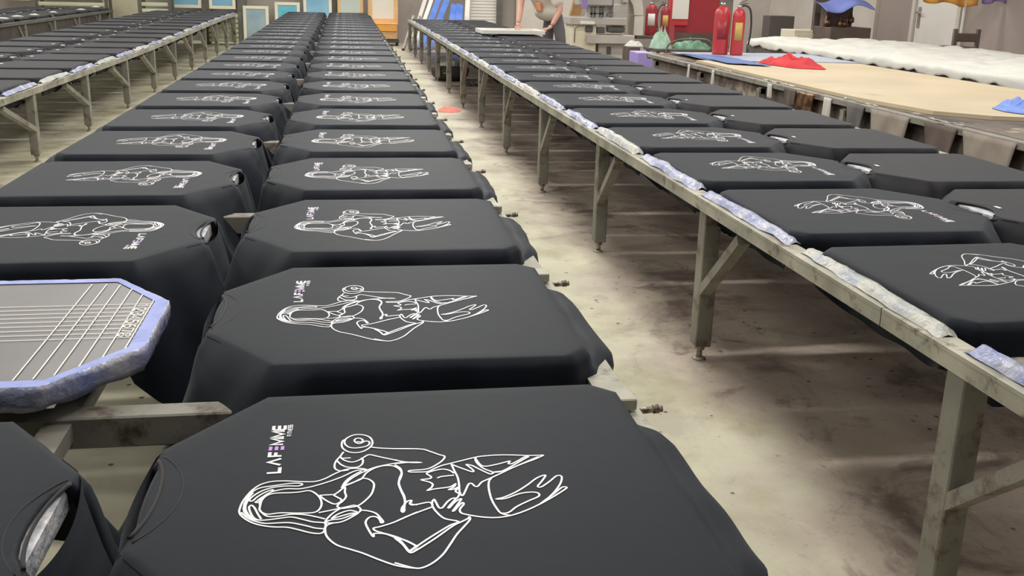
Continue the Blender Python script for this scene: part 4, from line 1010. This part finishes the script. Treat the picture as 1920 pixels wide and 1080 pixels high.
Mb('head_panel', 'machine', [(1086, -40, 1150, 10, 0, .3), (1150, -40, 1178, 62, 0, .4), (1150, 8, 1176, 45, -.03, .05)])
ar = MB()
for k in range(14):   # arched arm at the right
    a0 = math.pi/2*k/14; a1 = math.pi/2*(k+1)/14
    c0 = at(1168, 30, YM+.1); R_ = at(1206, 30, YM+.1).x-c0.x; 
    pts_ = [(c0.x-mo.x+R_*math.sin(a)*rr, .1, c0.z+.02+R_*1.5*math.cos(a)*rr) for rr in (.55, 1.0) for a in (a0, a1)]
    ar.add([pts_[0], pts_[1], pts_[3], pts_[2]]+[(q[0], q[1]+.35, q[2]) for q in (pts_[0], pts_[1], pts_[3], pts_[2])], [(0, 1, 2, 3), (7, 6, 5, 4), (0, 4, 5, 1), (3, 2, 6, 7), (0, 3, 7, 4), (1, 5, 6, 2)])
c, d = span(1189, 30, 1206, 66, YM+.1, .35); ar.box((c[0]-mo.x, c[1]-mo.y, c[2]), d)
ar.build('arched_arm', M['pale'], mc)
Mb('wheel_housing', 'machine', [(1169, -8, 1179, 5, -.08, .06)])
nb = MB()
for x in (1108, 1114, 1124, 1129):
    c, d = span(x, 12, x+3.2, 32, YM-.12, .03); nb.box((c[0]-mo.x, c[1]-mo.y, c[2]), d)
c, d = span(1106, 12, 1146, 14, YM-.12, .03); nb.box((c[0]-mo.x, c[1]-mo.y, c[2]), d)
c, d = span(1106, 24, 1132, 27, YM-.12, .03); nb.box((c[0]-mo.x, c[1]-mo.y, c[2]), d)
p0 = at(1137, 31, YM-.12); p0 = p0-mo
nb.tube([tuple(p0), tuple(p0+Vector((.02, 0, .05))), tuple(p0+Vector((.06, 0, .07))), tuple(p0+Vector((.10, 0, .06)))], .009, 6)
nb.build('needle_bars', M['machine_dark'], mc)
Mb('back_plate', 'white', [(1098, 4, 1150, 33, .2, .02)])
hpts = [at(1084, 49, YM-.15)-mo, at(1078, 54, YM-.15)-mo, at(1077, 80, YM-.15)-mo]
MB().tube([tuple(at(1096, 48, YM-.15)-mo)]+[tuple(q) for q in hpts], .008, 6).build('cable', M['machine_dark'], mc)
thing_box('purple_panel', 1091, -10, 1102, 16, YM-.2, .03, 'purple_cloth', 'purple patterned cloth strip hanging at the left of the machine', 'cloth', z1=1.35)

# ------------------------------------------------------------------ fire point behind
e, c, d = thing_box('side_table', 1182, 67, 1255, 73, 15.6, .5, 'brown_dark', 'dark table carrying two fire extinguishers right of the machine', 'table')
for sx in (-1, 1):
    for sy in (-1, 1): MB().box((sx*(d[0]/2-.03), sy*.2, -(e.location.z)/2), (.04, .04, e.location.z)).build('leg', M['dark_post'], e)
zt2 = c[2]+d[2]/2
extinguisher((at(1222, 50, 15.75).x, 15.8, zt2), .095, .50, 'dark red fire extinguisher with small white label on the dark table', 'red_dark', hose=False, lab='white')
extinguisher((at(1250, 50, 15.9).x, 16.0, zt2), .075, .46, 'dark red fire extinguisher with yellow label, nearer the red cabinet', 'red_dark', hose=True, lab='yellow', hs=-1)
c, d = span(1266, 0, 1348, 60, 16.6, .45, 0, 1.55)
e = empty('fire_cabinet', (c[0], c[1], 0), 0, 'tall dark red fire cabinet with white sheet beside the grey pillar', 'cabinet')
MB().box((0, 0, d[2]/2), d, bev=.01).build('cabinet_body', M['red_dark'], e)
MB().box((0, -d[1]/2-.008, .28), (d[0]*.9, .014, .42)).build('lower_panel', M['brown_dark'], e)
c2, d2 = span(1270, -60, 1306, 49, 16.2, .03)
fr = MB().box((c2[0]-c[0], -d[1]/2-.03, c2[2]), (d2[0], .05, d2[2])).build('notice_frame', M['red'], e)
MB().box((c2[0]-c[0]+.02, -d[1]/2-.06, c2[2]+.05), (d2[0]*.86, .012, d2[2]-.10)).build('notice_sheet', M['white'], fr)
c, d = span(1387, 0, 1441, 90, 17.4, .4, 0, CEIL); struct('trim_6', MB().box(c, (d[0], .4, CEIL), bev=.01), M['pale'])
struct('trim_7', MB().box((8.57, 18.4, CEIL/2), (.06, 5.2, CEIL)), M['pale'])
# green bags on a trolley, bins by the right table
tb = empty('trolley', (at(1290, 90, 11.2).x, 11.4, 0), 0, 'low trolley with bent tube handle beyond the plywood table', 'trolley')
bx0 = at(1228, 90, 11.2).x-tb.location.x; bx1 = at(1332, 90, 11.2).x-tb.location.x; zb = at(1290, 93, 11.2).z
MB().box(((bx0+bx1)/2, 0, zb-.015), (bx1-bx0, .5, .03)).build('platform', M['brown_dark'], tb)
for sx in (bx0+.04, bx1-.04):
    for sy in (-.2, .2): MB().box((sx, sy, (zb-.03)/2), (.03, .03, zb-.03)).build('leg', M['dark_post'], tb)
zh = at(1290, 74, 11.1).z
MB().tube([tuple(q) for q in smooth_line([(bx0+.10, -.26, zb-.25), (bx0+.12, -.26, zb+.02), (bx0+.22, -.26, zh-.02), (bx0+.36, -.26, zh), (bx1-.1, -.26, zh), (bx1-.02, -.26, zh-.04), (bx1, -.26, zb)], 4)], .012, 8).build('handle', M['dark_post'], tb)
cloth_lump('bag', (at(1244, 80, 11.3).x, 11.4, zb), (.13, .16), .19, 2, 'green_bag_pale', 'pale green plastic bag on the left of the trolley', 'bag')
cloth_lump('bag', (at(1300, 80, 11.3).x, 11.42, zb), (.23, .2), .10, 4, 'green_bag', 'dark green plastic bag lying right of the pale green one', 'bag')
thing_box('storage_box', 1196, 99, 1226, 120, 10.6, .35, 'lilac', 'lilac plastic box between the right table and the plywood table', 'box', z0=0)
e, c, d = thing_box('waste_bin', 1178, 88, 1200, 112, 11.2, .25, 'brown_dark', 'brown bin behind the lilac plastic box', 'bin', z0=0)
cloth_lump('rag', (c[0]+.03, c[1], c[2]+d[2]/2), (.10, .09), .06, 7, 'white_cloth', 'white rag lying on top of the brown bin', 'rag')
MB().box((0, 0, 0), (.01, .01, .01)) if False else None
# right rear corner
thing_box('cabinet', 1442, 30, 1488, 80, 16.4, .3, 'charcoal', 'square charcoal cabinet front against the pale wall, right of the pillar', 'cabinet', z0=0)
e, c, d = thing_box('cabinet', 1489, 57, 1558, 80, 14.6, .5, 'cream', 'low cream cabinet between the charcoal cabinet and the brown one', 'cabinet', z0=0)
MB().box((0, -d[1]/2-.006, d[2]*.75), (d[0]*.9, .012, d[2]*.35), bev=.003).build('drawer', M['cream'], e)
e, c, d = thing_box('storage_cabinet', 1556, 52, 1632, 84, 14.0, .55, 'brown_dark', 'dark brown cabinet under brassy parts and a blue tarpaulin', 'cabinet', z0=0)
c3, d3 = span(1528, -10, 1562, 60, 14.6, .08, .3, 1.5)
MB().box((c3[0]-e.location.x, c3[1]-e.location.y, c3[2]), d3).build('side_panel', M['brown_dark'], e)
zc = c[2]+d[2]/2
rq = random.Random(5)
pb = empty('machine_parts', (at(1582, 40, 14.1).x, 14.25, zc), 0, 'heap of brassy machine parts on the dark brown cabinet', 'machine parts')
for k in range(12):
    x = rq.uniform(-.20, .20); y = rq.uniform(-.15, .15); r = rq.uniform(.035, .06)
    MB().lathe([(r*.4, 0), (r, .01), (r, r*1.4), (r*.5, r*1.8), (r*.3, r*3)], (x, y, (0 if k < 8 else .06)), 12).build('part', M['sparkle'], pb)
MB().box((.0, .1, .15), (.40, .2, .30)).build('motor_block', M['brown_dark'], pb)
def tarp(u, v):
    q = at(1550+92*u, 20-6*u+6*math.sin(u*7)-18*v, 14.0)
    return (q.x, 14.0+.5*v, q.z+.02*wav(u*6, 1, 2)*(1-v)+.03*math.sin(math.pi*v))
mb = MB(); mb.grid(tarp, 24, 10); tag(mb.build('tarpaulin', M['blue_tarp'], solid=.006), 'blue tarpaulin draped over the brassy machine parts on the brown cabinet', 'tarpaulin')
# rack the tarp hangs from
# door in the right wall
d1 = empty('door_1', (8.58, 14.03, 0)); d1['kind'] = 'structure'
MB().box((0, 0, 1.0), (.05, 1.10, 2.0), bev=.005).build('door_leaf', M['white'], d1)
MB().box((-.02, -.60, 1.03), (.09, .08, 2.06)).box((-.02, .60, 1.03), (.09, .08, 2.06)).box((-.02, 0, 2.06), (.09, 1.28, .08)).build('door_frame', M['pale'], d1)
hd = MB().box((-.035, .46, .86), (.015, .06, .30)).build('handle_plate', M['beige'], d1)
MB().tube([(-.04, .46, .93), (-.09, .46, .93), (-.09, .33, .93)], .011, 8).build('door_handle', M['silver'], hd)
# clothes rail with orange and purple cloths
YR = 12.6
px_ = at(1804, 50, YR).x
e = empty('clothes_rail', (px_, YR, 0), 0, 'pale clothes rail post right of the white door', 'clothes rail')
MB().tube([(0, 0, 0), (0, 0, 1.45)], .022, 10).build('post', M['pale'], e)
MB().box((0, 0, .015), (.4, .4, .03)).build('base', M['pale'], e)
MB().tube([(-.55, 0, 1.45), (.95, 0, 1.45)], .015, 8).build('top_rail', M['pale'], e)
def hang(x0, x1, yb0, yb1, m, label, dy=0):
    def fn(u, v):
        q = at(x0+(x1-x0)*u, yb0+(yb1-yb0)*u+3*math.sin(u*11), YR)
        return (q.x, YR-.03+dy+.03*math.sin(u*19)*v, 1.47*(1-v)+q.z*v)
    mb = MB(); mb.grid(fn, 30, 8); return tag(mb.build('hanging_cloth', M[m], solid=.006), label, 'cloth')
hang(1728, 1830, 2, 14, 'orange', 'orange cloth hanging above the white door')
hang(1836, 1905, 5, 5, 'purple_cloth', 'purple cloth hanging right of the orange one', -.02)
# dark chair
e = empty('chair', (at(1825, 75, 11.2).x, 11.4, 0), 0, 'blurred dark chair with slatted back against the right wall', 'chair')
w_ = .30; zs = at(1825, 88, 11.2).z; ztp = at(1845, 56, 11.2).z
MB().box((0, .1, zs-.03), (w_, .34, .04), bev=.01).build('seat', M['brown_dark'], e)
MB().box((0, -.05, zs+.10), (w_, .03, .10), bev=.01).build('backrest', M['brown_dark'], e)
for sx in (-1, 1):
    MB().box((sx*w_/2, -.05, ztp/2), (.04, .04, ztp)).build('leg', M['brown_dark'], e)
    MB().box((sx*w_/2, .25, (zs-.05)/2), (.04, .04, zs-.05)).build('leg', M['brown_dark'], e)
